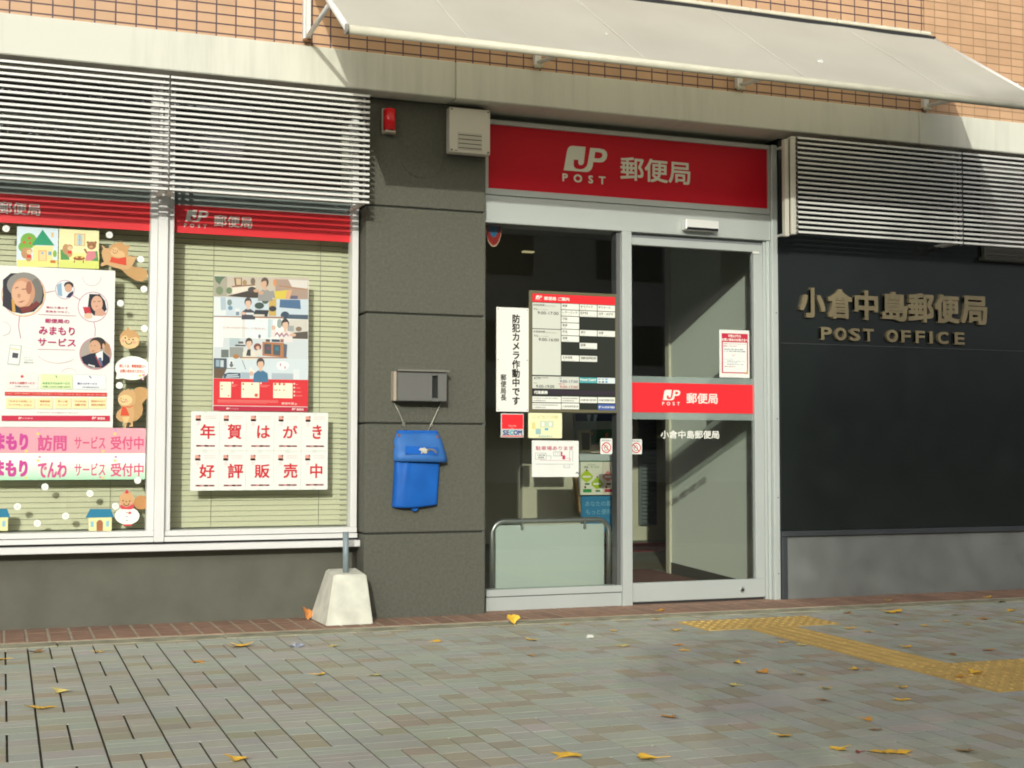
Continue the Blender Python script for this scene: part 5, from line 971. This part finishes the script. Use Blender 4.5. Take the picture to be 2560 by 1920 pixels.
# ------------------------------------------------------------------ fallen leaves and litter
M_leaf = [mat('leaf_'+n, col, .6, .18, 60) for n, col in (('golden', (.78, .47, .045)), ('orange', (.58, .27, .03)), ('pale', (.66, .55, .16)), ('brown', (.25, .14, .045)), ('red', (.25, .04, .04)))]
LN = ['golden yellow', 'orange brown', 'pale yellow', 'dry brown', 'small dark red']
def leaf_mesh(mi, s, curl, seed):
    rr = random.Random(seed); sgn = rr.choice((-1, 1)); b = MB(); n = 9; rows = []
    for j in range(5):
        v = j/4; row = []
        for i in range(n):
            u = i/(n-1)-.5; ang = u*(1.5+.6*v)
            rad = .12+.88*v*(1-.10*abs(math.sin(ang*5+seed))-.18*(abs(u) < .07 and v > .9))
            x = rad*math.sin(ang)*s; y = rad*math.cos(ang)*s
            z = .0025+curl*s*(.55*max(0, 2*u*sgn)**1.5*v+.25*max(0, -2*u*sgn)**2*v+.35*v*v)+s*.03*math.sin(7*ang+seed)
            row.append((x, y-.5*s, z))
        rows.append(row)
    g = [[b.bm.verts.new(p) for p in r] for r in rows]
    for j in range(4):
        for i in range(n-1): f = b.bm.faces.new((g[j][i], g[j][i+1], g[j+1][i+1], g[j+1][i])); f.smooth = True
    b.tube([(0, -.38*s, .003), (.03*s, -.7*s, .004), (.1*s, -1.05*s, .003+curl*s*.15)], [.0016, .0012, .0009], 5)
    b.flat = True
    return b
LV = [(0.98, -0.211), (0.78, -0.534), (0.697, -0.928), (0.479, -1.366), (0.428, -1.527), (0.475, -1.918), (0.452, -2.166), (0.573, -2.252), (0.486, -2.573), (0.35, -2.76), (0.19, -2.382), (-0.329, -2.845), (0.293, -3.118), (0.218, -3.263), (-0.119, -3.242), (-0.059, -3.461), (-0.03, -3.521), (0.047, -3.536), (0.09, -3.565), (0.293, -3.624), (-0.679, -3.374), (0.989, -1.455), (1.03, -1.556), (0.859, -2.231), (0.905, -2.253), (1.901, -1.099), (1.594, -1.289), (2.199, -0.666), (1.935, -0.617), (2.5, -0.227), (3.2, -0.271), (3.131, -0.467), (2.464, -0.885), (2.255, -1.22), (2.5, -1.068), (2.88, -0.84), (2.239, -1.069), (2.575, -1.258), (0.778, -2.656), (0.624, -2.856), (1.519, -2.028), (1.451, -1.787), (1.763, -1.979), (2.011, -1.194), (1.144, -2.539), (1.26, -2.493), (1.572, -1.161), (-2.497, -0.776), (-2.087, -0.698), (-2.287, -1.664), (-2.369, -1.962), (-1.464, -0.75), (-1.703, -1.126), (-1.052, -0.876), (-1.282, -1.612), (-1.073, -1.699), (-1.84, -2.983), (-0.012, -0.454), (-0.555, -0.877), (-0.114, -0.999), (-0.288, -1.432), (0.248, -0.543), (0.392, -0.848), (0.221, -1.31), (-0.893, -3.256), (-2.35, -.62), (2.95, -1.5), (3.0, -1.05)]
BIGL = {(-1.464, -0.75): .085, (-2.369, -1.962): .075, (-0.012, -0.454): .062, (-1.84, -2.983): .055, (-0.893, -3.256): .075, (0.047, -3.536): .06, (0.09, -3.565): .06, (-0.679, -3.374): .07, (2.199, -.666): .09}
REDL = {(-.03, -3.521)}
def where(x, y):
    if .85 < x < 1.64 and -.99 < y < -.64: return 'on the dotted bar of yellow tiles'
    if 1.05 < x < 2.55 and -2.85 < y < -2.23: return 'on the yellow tactile field near the street'
    if y > -.32: return 'on the brick border by the %s' % ('sliding door' if x < 1.9 else 'dark wall')
    if y > -.6: return 'on the mortar strip before the %s' % ('entrance' if x < 1.9 else 'dark wall')
    if x > 1.35: return 'on paving right of the yellow strip' + (', close to the dark wall' if y > -1 else ', mid way out' if y > -1.6 else ', well out')
    if x > .7 and y > -2.0: return 'on paving beside the left edge of the yellow strip'
    if x < -1.9: return 'on paving below the left window' + (', near the wall' if y > -1.2 else ', nearer the street')
    if x < -1.0: return 'on paving below the photo poster window' + (', near the wall' if y > -1.2 else ', nearer the street')
    if x < -.2: return 'on paving in front of the pier' + (', near the wall' if y > -1.2 else ', nearest the street' if y < -2 else '')
    return 'on paving in front of the entrance' + (', near the door' if y > -1 else ', mid way out' if y > -2 else ', near the street' if y > -3 else ', nearest the street')
for k, (x, y) in enumerate(LV):
    rr = random.Random(k*13+5); mi = 4 if (x, y) in REDL else rr.choice((0, 0, 0, 1, 1, 2, 3))
    s = BIGL.get((x, y), rr.uniform(.032, .052)) if mi != 4 else .022
    if (x, y) in BIGL: mi = 0
    curl = rr.choice((.03, .08, .15, .32)); o = leaf_mesh(mi, s, curl, k*1.7).build('fallen_leaf', M_leaf[mi])
    on = .006 if (.85 < x < 1.64 and -.99 < y < -.64) or (1.05 < x < 2.55 and -2.85 < y < -2.23) else .0
    o.location = (x, y, (gz(y) if y < -.32 else .004)+on+.001); o.rotation_euler = (rr.uniform(-.12, .12), rr.uniform(-.1, .1), rr.uniform(0, 6.28))
    if (x, y) == (-.012, -.454): o.rotation_euler = (R(55), 0, R(20)); o.location.z += .028
    tag(o, '%s %s leaf %s' % (LN[mi], 'curled' if curl > .1 else 'flat', where(x, y)), 'leaf', 'fallen leaves on the pavement')
def litter(name, label, x, y, s, m, seed, z=.0):
    rr = random.Random(seed); b = MB(); bmesh.ops.create_icosphere(b.bm, subdivisions=2, radius=1)
    for v in b.bm.verts:
        q = rr.uniform(.65, 1.1); v.co = Vector((v.co.x*s[0]*q, v.co.y*s[1]*q, v.co.z*s[2]*q))
    o = b.build(name, m); o.location = (x, y, z+gz(y)+s[2]*.7); return tag(o, label, 'litter')
litter('foil_scrap', 'crumpled silver and blue wrapper on the paving below the photo poster window', -1.219, -.835, (.034, .03, .013), mat('silver_wrapper', (.55, .58, .68), .25, .35, 90, metal=.7), 3)
litter('paper_scrap', 'small white paper scrap on the paving in front of the entrance', .182, -1.015, (.02, .016, .011), M_white, 5)
o = leaf_mesh(1, .075, .6, 2.2).build('fallen_leaf', mat('leaf_bright_orange', (.62, .25, .07), .6, .15, 40)); o.location = (-.985, .075, .03); o.rotation_euler = (R(50), .3, R(30)); tag(o, 'bright orange curled leaf on the brick border left of the concrete block', 'leaf', 'fallen leaves on the pavement')

# ------------------------------------------------------------------ across the street: a ginkgo added to shade the right side, and a low building (both reflected in the glass)
TR = thing('added_shade_tree', 'unseen ginkgo tree added behind the camera to shade the right side', 'tree', (-1.5, -12.6, 0))
b = MB(); b.tube([(-1.5, -12.6, -.2), (-1.52, -12.6, 1.4), (-1.46, -12.62, 2.6), (-1.5, -12.6, 4.2), (-1.48, -12.6, 6.2)], [.15, .125, .11, .07, .02], 12)
rt = random.Random(4)
for k in range(14):
    z0 = 2.2+.26*k; a = k*2.4; l = 1.5-.07*k
    b.tube([(-1.5, -12.6, z0), (-1.5+.5*l*math.cos(a), -12.6+.5*l*math.sin(a), z0+.3), (-1.5+l*math.cos(a), -12.6+l*math.sin(a), z0+.75)], [.04, .025, .008], 6)
b.build('trunk', mat('tree_bark', (.10, .085, .065), .9, .3, 20, .01, 40), TR)
V = []; F = []
for k in range(30000):
    while True:
        p = Vector((rt.uniform(-1, 1), rt.uniform(-1, 1), rt.uniform(-1, 1)))
        if p.length < 1 and (p.length > .45 or rt.random() < .5): break
    c0 = Vector((-1.5+p.x*1.85, -12.6+p.y*1.85, 4.6+p.z*2.55)); u = Vector((rt.gauss(0, 1), rt.gauss(0, 1), rt.gauss(0, 1))).normalized(); v = u.orthogonal().normalized(); q = rt.uniform(.022, .036); i = len(V)
    V += [c0-u*q*.2-v*q*.1, c0+u*q-v*q, c0+u*q*1.2, c0+u*q+v*q]; F.append((i, i+1, i+2, i+3))
for k in range(9000):  # low lobe of foliage added to shade the paving on the right
    while True:
        p = Vector((rt.uniform(-1, 1), rt.uniform(-1, 1), rt.uniform(-1, 1)))
        if p.length < 1: break
    c0 = Vector((-2.9+p.x*1.75, -12.6+p.y*1.3, 3.55+p.z*.62)); u = Vector((rt.gauss(0, 1), rt.gauss(0, 1), rt.gauss(0, 1))).normalized(); v = u.orthogonal().normalized(); q = rt.uniform(.022, .036); i = len(V)
    V += [c0-u*q*.2-v*q*.1, c0+u*q-v*q, c0+u*q*1.2, c0+u*q+v*q]; F.append((i, i+1, i+2, i+3))
me = bpy.data.meshes.new('crown'); me.from_pydata([tuple(x) for x in V], [], F); me.materials.append(mat('ginkgo_foliage', (.12, .10, .02), .6)); o = bpy.data.objects.new('crown', me); COL.objects.link(o); o.parent = TR; o.matrix_parent_inverse = Matrix.Translation(-TR.location)
OB = thing('opposite_building', 'plain low building across the road', 'building', (0, -36, 0))
b = MB(); b.box(-60, 60, -44, -36, -.2, 10.4); b.build('wall', mat('far_render_wall', (.62, .62, .56), .85, .1, .6), OB)
for k in range(16):
    for z in (1.0, 4.0, 7.0):
        b = MB(); b.box(-38+5*k, -35.4+5*k, -36.0, -35.96, z, z+1.4); b.build('window', mat('far_window', (.03, .035, .04), .2), OB)
